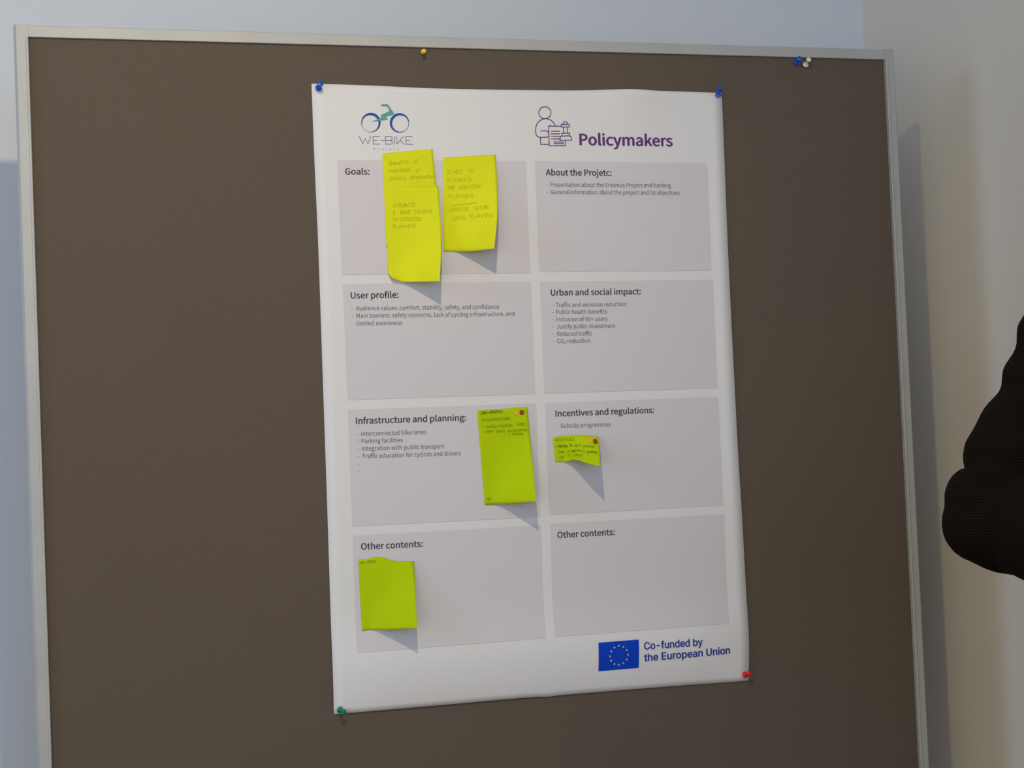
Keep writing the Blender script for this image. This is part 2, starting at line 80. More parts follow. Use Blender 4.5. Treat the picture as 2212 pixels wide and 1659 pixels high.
FONT_HUMANIST = {' ':(306,[]),'+':(757,[[329,158,428,158,428,457,707,457,707,550,428,550,428,849,329,849,329,550,52,550,52,457,329,457]]),',':(379,[[102,-259,209,-191,277,-95,302,26,289,104,253,154,196,172,150,161,116,131,102,85,115,38,148,8,194,-3,209,-1,192,-77,145,-140,72,-186]]),'-':(473,[[63,334,412,334,412,430,63,430]]),'0':(757,[[379,-18,544,40,652,213,690,503,652,791,544,961,379,1018,214,961,106,791,68,503,106,213,214,40],[379,83,279,127,213,264,188,503,213,741,279,877,379,920,479,877,546,741,570,503,546,264,479,127]]),'2':(757,[[60,0,689,0,689,108,412,108,359,106,248,98,454,315,591,522,641,724,605,879,504,981,349,1018,234,1000,139,949,55,872,127,801,187,861,257,902,334,917,437,891,498,821,518,719,469,536,318,325,60,74]]),'6':(757,[[411,-18,554,23,658,137,698,307,664,482,568,586,420,621,341,606,262,565,194,501,232,746,324,877,452,915,511,906,565,879,610,839,681,915,618,969,541,1005,446,1018,264,965,129,792,76,477,121,202,239,37],[196,401,265,475,334,516,400,528,500,501,560,424,580,307,557,188,497,109,411,80,302,118,230,226]]),':':(379,[[190,532,235,544,267,577,280,628,267,677,235,711,190,723,144,711,112,677,100,628,112,577,144,544],[190,-18,235,-6,267,27,280,76,267,127,235,160,190,172,144,160,112,127,100,76,112,27,144,-6]]),'A':(829,[[5,0,132,0,229,306,595,306,690,0,824,0,484,1000,344,1000],[261,405,310,559,344,671,377,783,409,898,415,898,447,784,480,672,516,559,563,405]]),'C':(870,[[514,-18,634,-1,735,48,821,126,752,206,684,145,608,106,520,93,354,143,247,285,209,503,249,719,358,858,524,907,603,895,671,862,729,813,797,895,727,955,635,1000,523,1018,295,955,138,777,79,499,136,221,291,44]]),'E':(804,[[138,0,729,0,729,108,263,108,263,472,643,472,643,580,263,580,263,894,714,894,714,1000,138,1000]]),'G':(940,[[531,-18,656,-3,760,38,839,98,839,518,510,518,510,413,723,413,723,151,675,120,612,100,543,93,361,143,248,285,209,503,250,719,366,858,542,907,631,894,701,861,757,813,825,895,756,953,661,999,538,1018,301,955,139,777,79,499,138,221,297,44]]),'I':(400,[[138,0,263,0,263,1000,138,1000]]),'J':(730,[[323,-18,481,24,571,136,599,293,599,1000,472,1000,472,306,454,183,401,114,311,93,244,104,187,141,138,206,48,141,117,53,209,0]]),'M':(1108,[[138,0,251,0,251,554,249,649,243,752,235,849,240,849,321,621,510,101,595,101,783,621,864,849,869,849,862,752,855,649,853,554,853,0,970,0,970,1000,819,1000,628,465,582,326,558,256,553,256,505,396,480,465,289,1000,138,1000]]),'O':(1012,[[506,-18,728,46,878,226,933,503,878,779,728,956,506,1018,284,956,134,779,79,503,134,226,284,46],[506,93,349,144,246,286,209,503,246,719,349,858,506,907,663,858,766,719,804,503,766,286,663,144]]),'P':(864,[[138,0,263,0,263,398,428,398,621,431,750,533,797,707,750,880,619,972,423,1000,138,1000],[263,501,263,898,407,898,553,881,642,821,671,707,643,590,557,522,412,501]]),'R':(866,[[263,525,263,898,431,898,564,881,646,825,674,720,646,612,564,547,431,525],[686,0,828,0,574,438,693,491,771,585,799,720,754,885,631,974,450,1000,138,1000,138,0,263,0,263,424,443,424]]),'S':(813,[[415,-18,596,21,713,122,754,266,727,390,653,475,548,533,407,595,329,631,266,683,240,763,263,840,328,889,427,907,514,896,589,864,655,814,720,895,640,959,540,1002,427,1018,265,983,153,890,112,753,144,630,221,548,315,497,458,434,544,392,604,338,626,255,601,170,529,113,416,93,314,108,220,151,141,217,65,130,163,51,280,0]]),'T':(817,[[345,0,472,0,472,894,775,894,775,1000,42,1000,42,894,345,894]]),'U':(984,[[492,-18,676,22,803,158,851,412,851,1000,730,1000,730,409,698,221,613,121,492,93,374,121,291,221,259,409,259,1000,134,1000,134,412,181,158,309,22]]),'a':(768,[[296,-18,385,-3,467,35,542,89,546,89,557,0,659,0,659,456,633,616,550,722,402,760,289,744,190,708,112,663,160,577,224,615,299,644,382,656,476,629,522,560,535,469,277,418,128,328,80,192,109,78,185,7],[332,83,265,95,218,133,201,201,232,285,337,346,535,386,535,180,466,126,400,94]]),'b':(843,[[452,-18,610,30,728,166,774,382,740,582,640,713,479,760,397,746,318,709,246,656,251,789,251,1086,126,1086,126,0,225,0,236,76,241,76,309,26,381,-6],[431,87,377,94,315,118,251,164,251,554,319,609,385,643,447,655,561,620,625,525,644,381,616,223,541,123]]),'c':(696,[[417,-18,504,-6,585,26,658,75,603,160,552,122,494,96,428,86,308,122,228,220,199,370,230,519,312,619,432,655,487,647,536,624,580,591,643,673,585,716,514,748,427,760,250,714,121,581,71,370,117,160,240,28]]),'d':(846,[[378,-18,463,-3,539,35,603,87,607,87,618,0,720,0,720,1086,595,1086,595,801,602,674,538,720,471,749,393,760,235,712,118,578,72,370,110,160,216,28],[405,87,295,121,225,218,201,371,230,520,306,619,415,655,475,647,534,622,595,577,595,188,534,132,471,98]]),'e':(756,[[426,-18,519,-8,599,19,668,57,625,141,568,109,507,89,439,82,315,114,230,204,194,341,693,341,698,412,664,596,563,717,402,760,241,712,119,578,71,370,119,161,246,28],[192,430,231,555,307,633,405,660,504,634,567,556,589,430]]),'f':(443,[[45,640,146,640,146,0,270,0,270,640,427,640,427,741,270,741,270,858,282,938,316,987,375,1004,402,1002,430,995,458,984,486,1080,449,1093,407,1101,362,1104,240,1074,169,989,146,859,146,741,45,734]]),'g':(769,[[375,-341,574,-305,704,-212,750,-85,721,16,635,73,492,91,347,91,269,102,228,130,217,172,223,208,240,236,265,261,300,247,337,238,374,235,512,266,609,355,645,492,638,553,617,605,585,645,737,645,737,741,479,741,449,751,414,757,374,760,236,727,136,636,97,495,111,413,147,345,194,296,194,291,155,256,124,210,112,153,121,100,144,60,179,31,179,25,119,-23,82,-81,70,-143,109,-251,216,-318],[374,319,296,341,239,402,217,495,238,589,295,648,374,668,454,648,511,589,532,495,510,402,453,341],[393,-255,277,-239,204,-194,179,-126,186,-83,211,-40,254,0,287,-6,320,-10,349,-11,477,-11,560,-20,610,-50,628,-105,599,-178,517,-233]]),'h':(828,[[126,0,251,0,251,538,319,600,383,638,453,651,533,630,579,566,593,453,593,0,718,0,718,469,693,628,619,726,491,760,398,743,317,698,246,636,251,789,251,1086,126,1086]]),'i':(375,[[126,0,251,0,251,741,126,741],[188,894,232,904,261,933,271,977,261,1019,232,1047,188,1057,145,1047,117,1019,106,977,117,933,145,904]]),'j':(375,[[48,-330,166,-300,231,-216,251,-85,251,741,127,741,127,-85,120,-162,92,-213,35,-231,10,-229,-35,-217,-60,-311,-30,-321,6,-328],[188,894,231,904,261,933,271,977,261,1019,231,1047,188,1057,145,1047,116,1019,105,977,116,933,145,904]]),'k':(753,[[126,0,248,0,248,195,387,357,604,0,739,0,460,442,707,741,568,741,254,351,248,351,248,1086,126,1086]]),'l':(387,[[256,-18,286,-16,329,-7,311,89,268,91,256,108,251,139,251,1086,126,1086,126,147,139,58,181,2]]),'m':(1263,[[126,0,251,0,251,538,316,601,378,638,437,651,514,630,560,566,574,453,574,0,698,0,698,538,765,601,827,638,885,651,963,630,1008,566,1023,453,1023,0,1147,0,1147,469,1123,628,1049,726,924,760,837,742,756,692,678,618,637,694,571,743,473,760,389,743,312,697,243,633,240,633,228,741,126,741]]),'n':(832,[[126,0,251,0,251,538,319,600,383,638,453,651,533,630,579,566,593,453,593,0,718,0,718,469,693,628,619,726,491,760,397,743,316,697,243,633,240,633,228,741,126,741]]),'o':(827,[[413,-18,583,28,707,160,756,370,707,581,583,714,413,760,244,714,119,581,71,370,119,160,244,28],[413,86,301,122,226,220,199,370,226,519,301,619,413,655,526,619,602,519,629,370,602,220,526,122]]),'p':(846,[[126,-312,251,-312,251,-61,247,68,315,21,384,-8,452,-18,610,30,728,166,774,382,740,582,640,713,479,760,394,745,315,707,243,655,240,655,228,741,126,741],[431,87,377,94,316,118,251,164,251,554,320,609,385,643,447,655,561,620,625,525,644,381,616,223,541,123]]),'r':(529,[[126,0,251,0,251,476,307,576,372,631,437,648,464,647,509,636,532,744,509,753,483,758,453,760,374,741,302,688,243,606,240,606,228,741,126,741]]),'s':(638,[[319,-18,467,13,557,92,588,202,554,314,469,382,363,427,285,459,226,498,203,555,218,609,264,648,341,663,402,654,457,631,509,598,569,675,505,718,427,748,340,760,201,731,115,656,85,550,117,446,198,380,300,336,380,303,444,258,469,195,453,137,405,95,323,79,242,90,170,121,104,168,44,85,123,32,217,-4]]),'t':(514,[[357,-18,404,-14,451,-4,495,10,471,104,444,94,415,86,386,83,318,100,282,148,271,225,271,640,473,640,473,741,271,741,271,950,168,950,154,741,37,734,37,640,147,640,147,229,167,99,233,13]]),'u':(828,[[342,-18,435,-1,515,46,587,116,591,116,600,0,704,0,704,741,580,741,580,216,513,144,449,103,379,90,300,110,254,174,240,286,240,741,115,741,115,271,139,112,214,15]]),'v':(711,[[285,0,431,0,693,741,570,741,430,319,362,101,355,101,286,319,147,741,18,741]]),'w':(1094,[[243,0,387,0,492,397,510,468,543,613,550,613,583,469,600,400,707,0,858,0,1059,741,939,741,831,312,786,106,779,106,727,312,611,741,490,741,374,312,325,106,318,106,274,312,164,741,37,741]]),'y':(711,[[138,-319,264,-285,353,-194,415,-63,693,741,572,741,438,330,378,120,371,120,346,191,297,330,147,741,18,741,315,-1,299,-57,260,-139,205,-196,132,-217,75,-205,50,-304,76,-312,105,-317]])}
FONT_GROTESK = {' ':(369,[]),'-':(891,[[662,481,662,369,224,369,224,481]]),'C':(1003,[[526,-13,442,-6,366,14,295,49,233,96,180,156,137,227,105,308,86,399,79,499,86,600,105,691,137,773,180,844,233,903,295,951,366,986,442,1006,526,1013,575,1011,623,1004,669,991,712,974,753,952,790,926,824,896,854,861,880,822,902,780,918,734,930,685,803,685,793,718,781,748,765,776,747,800,726,822,702,842,677,859,649,872,620,883,589,890,558,894,526,896,466,891,411,875,361,850,316,814,277,769,246,715,222,652,208,580,203,499,208,419,222,347,246,284,278,230,316,185,361,150,412,124,467,109,526,104,558,106,589,110,620,118,649,128,677,142,702,158,726,178,747,200,765,225,781,252,793,283,803,315,930,315,918,266,902,220,881,178,855,140,825,105,791,74,753,48,713,26,669,9,623,-3,576,-11]]),'E':(823,[[118,0,118,1000,732,1000,732,888,245,888,245,562,699,562,699,450,245,450,245,112,738,112,738,0]]),'P':(874,[[118,0,118,1000,462,1000,535,995,599,981,653,958,699,927,737,889,766,845,787,795,799,741,803,683,799,626,787,572,766,522,737,477,699,439,653,407,599,384,535,370,462,365,215,365,215,477,457,477,506,479,548,488,584,503,613,523,637,548,655,577,667,610,675,645,677,683,675,722,667,757,655,789,637,818,613,842,584,862,548,877,505,886,456,889,245,889,245,0]]),'U':(1017,[[509,-16,433,-11,365,4,303,30,248,65,203,107,166,157,140,213,123,274,118,340,118,1000,244,1000,244,350,248,304,259,261,277,222,301,187,331,158,368,134,410,116,457,105,509,101,561,105,608,116,650,134,686,158,716,187,740,222,758,261,768,304,772,350,772,1000,899,1000,899,340,893,274,877,213,850,157,814,107,768,65,714,30,653,4,584,-11]]),'a':(765,[[314,-17,268,-14,226,-5,186,10,150,30,119,56,94,88,75,124,63,166,60,212,63,252,71,287,85,316,104,341,126,362,152,380,182,394,213,405,246,414,521,462,533,471,539,484,540,534,534,560,524,583,511,603,493,620,471,633,446,643,417,648,385,650,351,648,320,643,293,634,269,621,249,607,231,591,197,538,81,572,100,615,125,650,154,680,187,704,223,724,261,738,301,748,341,754,381,756,409,755,438,751,470,746,501,737,532,725,562,708,589,688,613,661,634,630,649,591,659,546,662,494,662,0,544,0,544,102,536,102,495,48,475,31,451,16,423,2,391,-8,355,-15],[335,89,377,92,415,101,448,115,476,135,499,157,518,183,531,211,539,241,542,271,542,373,264,312,240,302,220,289,203,274,191,255,183,233,181,206,183,182,189,161,200,142,215,126,233,113,255,103,279,95,306,91]]),'b':(834,[[451,-16,408,-13,371,-6,339,7,312,24,289,42,271,61,232,115,220,115,220,0,103,0,103,1000,223,1000,223,628,232,628,288,699,310,716,337,733,369,745,406,753,450,756,510,750,565,735,615,709,659,673,697,628,727,575,749,514,763,446,767,371,763,296,749,228,727,166,697,113,660,68,616,32,566,5,511,-11],[433,92,477,96,515,108,549,129,578,156,602,190,621,229,634,273,642,321,645,372,642,423,634,470,621,513,603,552,579,585,550,612,516,632,477,644,433,648,389,644,351,633,317,613,288,587,264,555,246,517,232,473,224,425,221,372,224,319,232,270,246,226,265,187,289,154,318,128,352,108,390,96]]),'c':(778,[[407,-16,343,-11,283,5,230,32,182,69,142,114,110,167,86,228,72,295,67,368,72,443,86,511,110,572,142,626,182,671,230,707,283,734,343,750,407,756,443,754,478,749,511,741,543,730,572,716,600,700,625,680,648,658,668,633,686,605,700,576,711,544,595,515,407,648,361,644,320,631,285,610,256,581,232,547,213,508,200,464,192,418,189,368,192,320,200,274,213,231,232,192,256,158,285,130,320,108,361,96,407,91,598,230,713,201,702,169,688,138,671,110,650,85,628,62,602,42,574,24,544,10,512,-1,479,-10,444,-14]]),'d':(834,[[384,-16,324,-11,269,5,219,32,175,68,138,113,107,166,85,228,72,296,67,371,72,446,85,514,108,575,138,628,176,673,220,709,270,735,325,750,385,756,428,753,466,745,497,733,524,716,546,699,565,680,602,628,611,628,611,1000,731,1000,731,0,615,0,615,115,603,115,564,61,545,42,523,24,496,7,464,-6,427,-13],[402,92,445,96,483,108,517,128,546,154,570,187,589,226,602,270,610,319,613,372,610,425,602,473,589,517,570,555,547,587,518,613,484,633,445,644,402,648,358,644,318,632,284,612,255,585,232,552,213,513,200,470,192,423,189,372,192,321,200,273,213,229,232,190,256,156,285,129,319,108,358,96]]),'e':(794,[[417,-16,348,-11,285,5,230,32,182,69,142,113,109,167,86,227,72,294,67,367,72,441,86,508,109,569,140,624,179,669,226,706,280,734,339,750,403,756,444,753,483,747,522,735,560,719,595,697,628,670,657,637,682,599,702,554,717,503,726,445,730,381,730,333,147,333,147,434,664,434,609,397,606,445,598,488,585,528,567,563,544,593,516,617,483,635,446,645,403,649,360,645,322,634,288,616,258,592,234,563,214,530,200,493,191,455,189,415,189,349,192,297,201,250,217,209,239,173,265,144,297,121,333,104,373,94,417,91,446,92,474,96,499,104,522,114,543,127,561,143,577,162,590,183,601,207,717,179,703,142,684,108,659,77,629,50,594,27,555,9,513,-5,466,-13]]),'f':(499,[[448,746,448,643,13,643,13,746],[158,0,158,848,162,889,172,924,188,955,210,981,236,1003,266,1020,299,1032,333,1039,368,1042,477,1024,447,921,350,928,323,919,303,904,290,883,281,856,279,823,279,0]]),'h':(806,[[223,446,223,0,103,0,103,1000,223,1000,223,565,201,565,227,627,260,676,299,712,344,736,393,751,447,756,495,752,540,742,580,724,616,700,646,669,670,631,688,585,698,532,702,472,702,0,582,0,582,462,577,516,562,562,537,598,503,625,461,642,413,647,378,644,346,637,316,624,289,606,267,583,248,556,235,523,226,487]]),'i':(328,[[103,0,103,746,223,746,223,0],[164,870,143,873,123,881,106,894,92,910,84,929,81,950,84,971,92,990,106,1006,123,1019,143,1027,164,1030,187,1027,206,1019,224,1006,237,990,246,971,248,950,246,929,237,910,224,894,206,881,187,873]]),'j':(328,[[103,746,223,746,223,-59,221,-103,213,-142,200,-178,181,-208,157,-234,127,-254,93,-269,53,-278,7,-281,-19,-281,-19,-170,4,-170,35,-167,61,-157,80,-141,93,-119,101,-91,103,-57],[164,870,142,873,122,881,105,894,91,910,83,929,81,950,83,971,91,990,105,1006,122,1019,142,1027,164,1030,186,1027,206,1019,223,1006,237,990,245,971,248,950,245,929,237,910,223,894,206,881,186,873]]),'n':(805,[[223,446,223,0,103,0,103,746,219,746,220,565,201,565,227,627,260,676,299,712,344,736,393,751,447,756,495,752,540,742,580,724,615,700,645,669,669,631,688,585,698,532,702,472,702,0,582,0,582,462,577,516,562,562,537,598,503,625,461,642,413,647,378,644,346,637,316,624,289,606,267,583,248,556,235,523,226,487]]),'o':(816,[[407,-16,343,-11,283,5,230,32,182,69,142,114,110,167,86,228,72,295,67,368,72,443,86,511,110,572,142,626,182,671,230,707,283,734,343,750,407,756,473,750,533,734,587,707,634,671,674,626,706,572,730,511,744,443,749,368,744,295,730,228,706,167,674,114,634,69,587,32,533,5,473,-11],[407,91,455,96,496,108,531,130,561,158,585,192,604,231,617,274,625,320,628,368,625,417,617,464,604,507,585,547,561,581,531,610,496,631,455,644,407,648,361,644,320,631,285,610,256,581,232,547,213,508,200,464,192,418,189,368,192,320,200,274,213,231,232,192,256,158,285,130,320,108,361,96]]),'p':(834,[[103,-281,103,746,220,746,220,628,232,628,270,680,288,699,310,716,337,733,369,745,406,753,450,756,510,750,565,735,615,709,659,673,697,628,727,575,749,514,763,446,767,371,763,296,749,228,727,166,697,113,660,68,616,32,566,5,511,-11,451,-16,408,-13,371,-6,339,7,312,24,290,42,271,61,232,115,223,115,223,-281],[433,92,477,96,515,108,549,129,578,156,602,190,621,229,634,273,642,321,645,372,642,423,634,470,621,513,603,552,579,585,550,612,516,632,477,644,433,648,389,644,351,633,317,613,288,587,264,555,246,517,232,473,224,425,221,372,224,319,232,270,246,226,265,187,289,154,318,128,352,108,390,96]]),'r':(509,[[103,0,103,746,219,746,219,631,227,631,244,666,268,696,300,722,336,741,376,753,479,754,479,634,373,638,342,631,313,618,287,602,265,582,247,557,234,530,226,499,223,466,223,0]]),'t':(447,[[401,746,401,643,13,643,13,746],[128,926,248,926,248,192,250,162,256,138,267,120,284,108,306,100,397,105,419,3,331,-8,271,-2,221,14,181,42,151,80,133,127,128,183]]),'u':(806,[[358,-10,310,-7,266,4,226,21,190,45,160,77,136,115,118,161,107,214,103,273,103,746,223,746,223,283,229,229,244,184,269,147,303,120,345,104,393,99,428,101,460,109,490,122,516,140,539,163,557,190,571,223,579,259,582,300,582,746,702,746,702,0,586,0,586,181,604,181,578,118,545,69,505,33,461,9,412,-5]]),'y':(765,[[93,-272,121,-168,163,-176,184,-177,204,-175,223,-169,240,-159,256,-145,271,-126,284,-101,296,-70,319,-3,34,746,166,746,325,305,341,260,355,215,404,41,361,41,440,305,600,746,730,746,401,-114,385,-151,367,-183,347,-210,325,-234,300,-252,274,-267,245,-277,214,-283]])}


# ------------------------------------------------------------------ materials
def srgb(r, g, b):
    def f(c):
        c /= 255.0
        return c / 12.92 if c <= 0.04045 else ((c + 0.055) / 1.055) ** 2.4
    return (f(r), f(g), f(b), 1)

def mat(name, col, rough=0.7, metal=0.0, noise=None, bump=None, spec=0.5):
    """principled material; noise=(scale, amount) varies the colour, bump=(scale, strength, distance)"""
    m = bpy.data.materials.new(name)
    m.use_nodes = True
    nt = m.node_tree
    b = nt.nodes['Principled BSDF']
    b.inputs['Base Color'].default_value = col
    b.inputs['Roughness'].default_value = rough
    b.inputs['Metallic'].default_value = metal
    b.inputs['Specular IOR Level'].default_value = spec
    tc = nt.nodes.new('ShaderNodeTexCoord')
    if noise:
        n = nt.nodes.new('ShaderNodeTexNoise')
        n.inputs['Scale'].default_value = noise[0]
        n.inputs['Detail'].default_value = 4
        nt.links.new(tc.outputs['Object'], n.inputs['Vector'])
        r = nt.nodes.new('ShaderNodeMapRange')
        r.inputs['From Min'].default_value = 0.3
        r.inputs['From Max'].default_value = 0.7
        r.inputs['To Min'].default_value = 1 - noise[1]
        r.inputs['To Max'].default_value = 1 + noise[1]
        nt.links.new(n.outputs['Fac'], r.inputs['Value'])
        mx = nt.nodes.new('ShaderNodeVectorMath')
        mx.operation = 'SCALE'
        mx.inputs[0].default_value = col[:3]
        nt.links.new(r.outputs['Result'], mx.inputs['Scale'])
        nt.links.new(mx.outputs[0], b.inputs['Base Color'])
    if bump:
        n = nt.nodes.new('ShaderNodeTexNoise')
        n.inputs['Scale'].default_value = bump[0]
        n.inputs['Detail'].default_value = 3
        nt.links.new(tc.outputs['Object'], n.inputs['Vector'])
        bp = nt.nodes.new('ShaderNodeBump')
        bp.inputs['Strength'].default_value = bump[1]
        bp.inputs['Distance'].default_value = bump[2]
        nt.links.new(n.outputs['Fac'], bp.inputs['Height'])
        nt.links.new(bp.outputs[0], b.inputs['Normal'])
    return m

def mat_weave():
    m = mat('woven_taupe_fabric', (0.14, 0.108, 0.084, 1), 0.95, spec=0.1)
    nt = m.node_tree
    b = nt.nodes['Principled BSDF']
    tc = nt.nodes['Texture Coordinate']
    sp = nt.nodes.new('ShaderNodeSeparateXYZ')
    nt.links.new(tc.outputs['Object'], sp.inputs[0])
    def cosw(sock, period):
        a = nt.nodes.new('ShaderNodeMath'); a.operation = 'MULTIPLY'
        a.inputs[1].default_value = 2 * math.pi / period
        nt.links.new(sock, a.inputs[0])
        c = nt.nodes.new('ShaderNodeMath'); c.operation = 'COSINE'
        nt.links.new(a.outputs[0], c.inputs[0])
        return c.outputs[0]
    p = nt.nodes.new('ShaderNodeMath'); p.operation = 'MULTIPLY'
    nt.links.new(cosw(sp.outputs['X'], 0.0031), p.inputs[0])
    nt.links.new(cosw(sp.outputs['Z'], 0.0036), p.inputs[1])
    # large soft mottling and a few dark specks
    n1 = nt.nodes.new('ShaderNodeTexNoise'); n1.inputs['Scale'].default_value = 5
    n1.inputs['Detail'].default_value = 5
    nt.links.new(tc.outputs['Object'], n1.inputs['Vector'])
    n2 = nt.nodes.new('ShaderNodeTexNoise'); n2.inputs['Scale'].default_value = 420
    nt.links.new(tc.outputs['Object'], n2.inputs['Vector'])
    s1 = nt.nodes.new('ShaderNodeMath'); s1.operation = 'MULTIPLY_ADD'
    s1.inputs[1].default_value = 0.24; s1.inputs[2].default_value = 0.86
    nt.links.new(p.outputs[0], s1.inputs[0])
    s2 = nt.nodes.new('ShaderNodeMath'); s2.operation = 'MULTIPLY_ADD'
    s2.inputs[1].default_value = 0.10
    nt.links.new(n1.outputs['Fac'], s2.inputs[0]); nt.links.new(s1.outputs[0], s2.inputs[2])
    s3 = nt.nodes.new('ShaderNodeMath'); s3.operation = 'MULTIPLY_ADD'
    s3.inputs[1].default_value = 0.18
    nt.links.new(n2.outputs['Fac'], s3.inputs[0]); nt.links.new(s2.outputs[0], s3.inputs[2])
    mx = nt.nodes.new('ShaderNodeVectorMath'); mx.operation = 'SCALE'
    mx.inputs[0].default_value = (0.126, 0.099, 0.078)
    nt.links.new(s3.outputs[0], mx.inputs['Scale'])
    nt.links.new(mx.outputs[0], b.inputs['Base Color'])
    bp = nt.nodes.new('ShaderNodeBump'); bp.inputs['Strength'].default_value = 0.35
    bp.inputs['Distance'].default_value = 0.0004
    nt.links.new(p.outputs[0], bp.inputs['Height']); nt.links.new(bp.outputs[0], b.inputs['Normal'])
    return m

def mat_rib():
    m = mat('dark_ribbed_jacket_cloth', (0.014, 0.0095, 0.006, 1), 0.95, spec=0.08)
    nt = m.node_tree
    b = nt.nodes['Principled BSDF']
    tc = nt.nodes['Texture Coordinate']
    w = nt.nodes.new('ShaderNodeTexWave')
    w.wave_type = 'BANDS'; w.bands_direction = 'Z'
    w.inputs['Scale'].default_value = 110
    w.inputs['Distortion'].default_value = 2.0
    w.inputs['Detail'].default_value = 1
    nt.links.new(tc.outputs['Object'], w.inputs['Vector'])
    mx = nt.nodes.new('ShaderNodeMix'); mx.data_type = 'RGBA'
    mx.inputs['A'].default_value = (0.0045, 0.0030, 0.0018, 1)
    mx.inputs['B'].default_value = (0.0095, 0.0068, 0.0038, 1)
    nt.links.new(w.outputs['Fac'], mx.inputs['Factor'])
    nt.links.new(mx.outputs['Result'], b.inputs['Base Color'])
    bp = nt.nodes.new('ShaderNodeBump'); bp.inputs['Strength'].default_value = 0.5
    bp.inputs['Distance'].default_value = 0.001
    nt.links.new(w.outputs['Fac'], bp.inputs['Height']); nt.links.new(bp.outputs[0], b.inputs['Normal'])
    return m

M = {
    'wall': mat('white_wall_paint', (0.72, 0.75, 0.80, 1), 0.9, noise=(2.0, 0.01), bump=(180, 0.08, 0.0006), spec=0.2),
    'wall_warm': mat('pale_grey_wall_paint', (0.79, 0.735, 0.65, 1), 0.9, noise=(2.0, 0.01), bump=(180, 0.08, 0.0006), spec=0.2),
    'ceiling': mat('ceiling_paint', (0.75, 0.75, 0.74, 1), 0.95),
    'floor': mat('brown_vinyl_floor', (0.36, 0.22, 0.11, 1), 0.6, noise=(8, 0.15)),
    'fabric': mat_weave(),
    'alu': mat('brushed_silver_aluminium', (0.44, 0.44, 0.43, 1), 0.55, metal=0.15, noise=(14, 0.04), bump=(300, 0.05, 0.0003)),
    'paper': mat('white_poster_paper', (0.76, 0.75, 0.76, 1), 0.75, spec=0.25),
    'panel': mat('lavender_grey_print', (0.665, 0.632, 0.675, 1), 0.75, spec=0.25),
    'ink': mat('dark_slate_ink', (0.075, 0.062, 0.088, 1), 0.8, spec=0.2),
    'ink_soft': mat('grey_slate_ink', (0.145, 0.125, 0.155, 1), 0.8, spec=0.2),
    'purple': mat('purple_ink', (0.135, 0.040, 0.215, 1), 0.7, spec=0.2),
    'navy': mat('navy_ink', (0.022, 0.055, 0.30, 1), 0.7, spec=0.2),
    'logo_blue': mat('logo_blue_ink', (0.022, 0.085, 0.40, 1), 0.7, spec=0.2),
    'logo_grey': mat('logo_grey_ink', (0.115, 0.12, 0.21, 1), 0.7, spec=0.2),
    'logo_pale': mat('pale_grey_ink', (0.42, 0.42, 0.47, 1), 0.7, spec=0.2),
    'teal': mat('teal_ink', (0.115, 0.36, 0.35, 1), 0.7, spec=0.2),
    'flag_blue': mat('flag_blue_ink', (0.0, 0.050, 0.55, 1), 0.65, spec=0.2),
    'star': mat('star_yellow_ink', (0.62, 0.62, 0.16, 1), 0.7, spec=0.2),
    'note_yellow': mat('yellow_note_paper', (0.74, 0.76, 0.015, 1), 0.8, noise=(30, 0.02), spec=0.15),
    'note_green': mat('lime_note_paper', (0.47, 0.62, 0.0, 1), 0.8, noise=(30, 0.02), spec=0.15),
    'pencil': mat('faint_grey_pencil', (0.45, 0.46, 0.012, 1), 0.8, spec=0.1),
    'pen': mat('dark_pen_ink', (0.17, 0.26, 0.006, 1), 0.8, spec=0.1),
    'dot_yellow': mat('amber_sticker', (0.74, 0.50, 0.0, 1), 0.6),
    'dot_red': mat('dark_red_sticker', (0.27, 0.045, 0.003, 1), 0.6),
    'pin_blue': mat('blue_pin_plastic', (0.0, 0.10, 0.55, 1), 0.3),
    'pin_green': mat('green_pin_plastic', (0.0, 0.26, 0.11, 1), 0.35),
    'pin_red': mat('red_pin_plastic', (0.75, 0.012, 0.004, 1), 0.3),
    'pin_white': mat('white_pin_plastic', (0.78, 0.77, 0.73, 1), 0.35),
    'pin_yellow': mat('yellow_pin_plastic', (0.85, 0.55, 0.008, 1), 0.35),
    'steel': mat('needle_steel', (0.45, 0.45, 0.45, 1), 0.3, metal=1.0),
    'jacket': mat_rib(),
    'trousers': mat('black_trouser_cloth', (0.012, 0.012, 0.014, 1), 0.9, noise=(60, 0.1)),
    'shoe': mat('black_shoe_leather', (0.012, 0.011, 0.010, 1), 0.45),
    'skin': mat('skin', (0.52, 0.30, 0.20, 1), 0.55, noise=(40, 0.04)),
    'hair': mat('dark_brown_hair', (0.030, 0.018, 0.010, 1), 0.7, bump=(160, 0.5, 0.002)),
    'eye': mat('eye_white', (0.75, 0.73, 0.70, 1), 0.3),
    'iris': mat('brown_iris', (0.06, 0.03, 0.015, 1), 0.3),
    'lip': mat('lip', (0.42, 0.17, 0.13, 1), 0.5),
    'lamp': mat('white_lamp_enamel', (0.7, 0.7, 0.7, 1), 0.4),
    'window': mat('white_window_frame', (0.75, 0.75, 0.75, 1), 0.5),
    'rubber': mat('black_rubber', (0.02, 0.02, 0.02, 1), 0.8),
}

# ------------------------------------------------------------------ helpers
def tag(o, label=None, cat=None, group=None, kind=None):
    if label: o['label'] = label
    if cat: o['category'] = cat
    if group: o['group'] = group
    if kind: o['kind'] = kind
    return o

def empty(name, loc, label, cat, group=None):
    o = bpy.data.objects.new(name, None)
    o.empty_display_size = 0.05
    o.location = loc
    COL.objects.link(o)
    return tag(o, label, cat, group)

def world_loc(o):
    v = Vector((0, 0, 0))
    while o:
        v += o.location
        o = o.parent
    return v

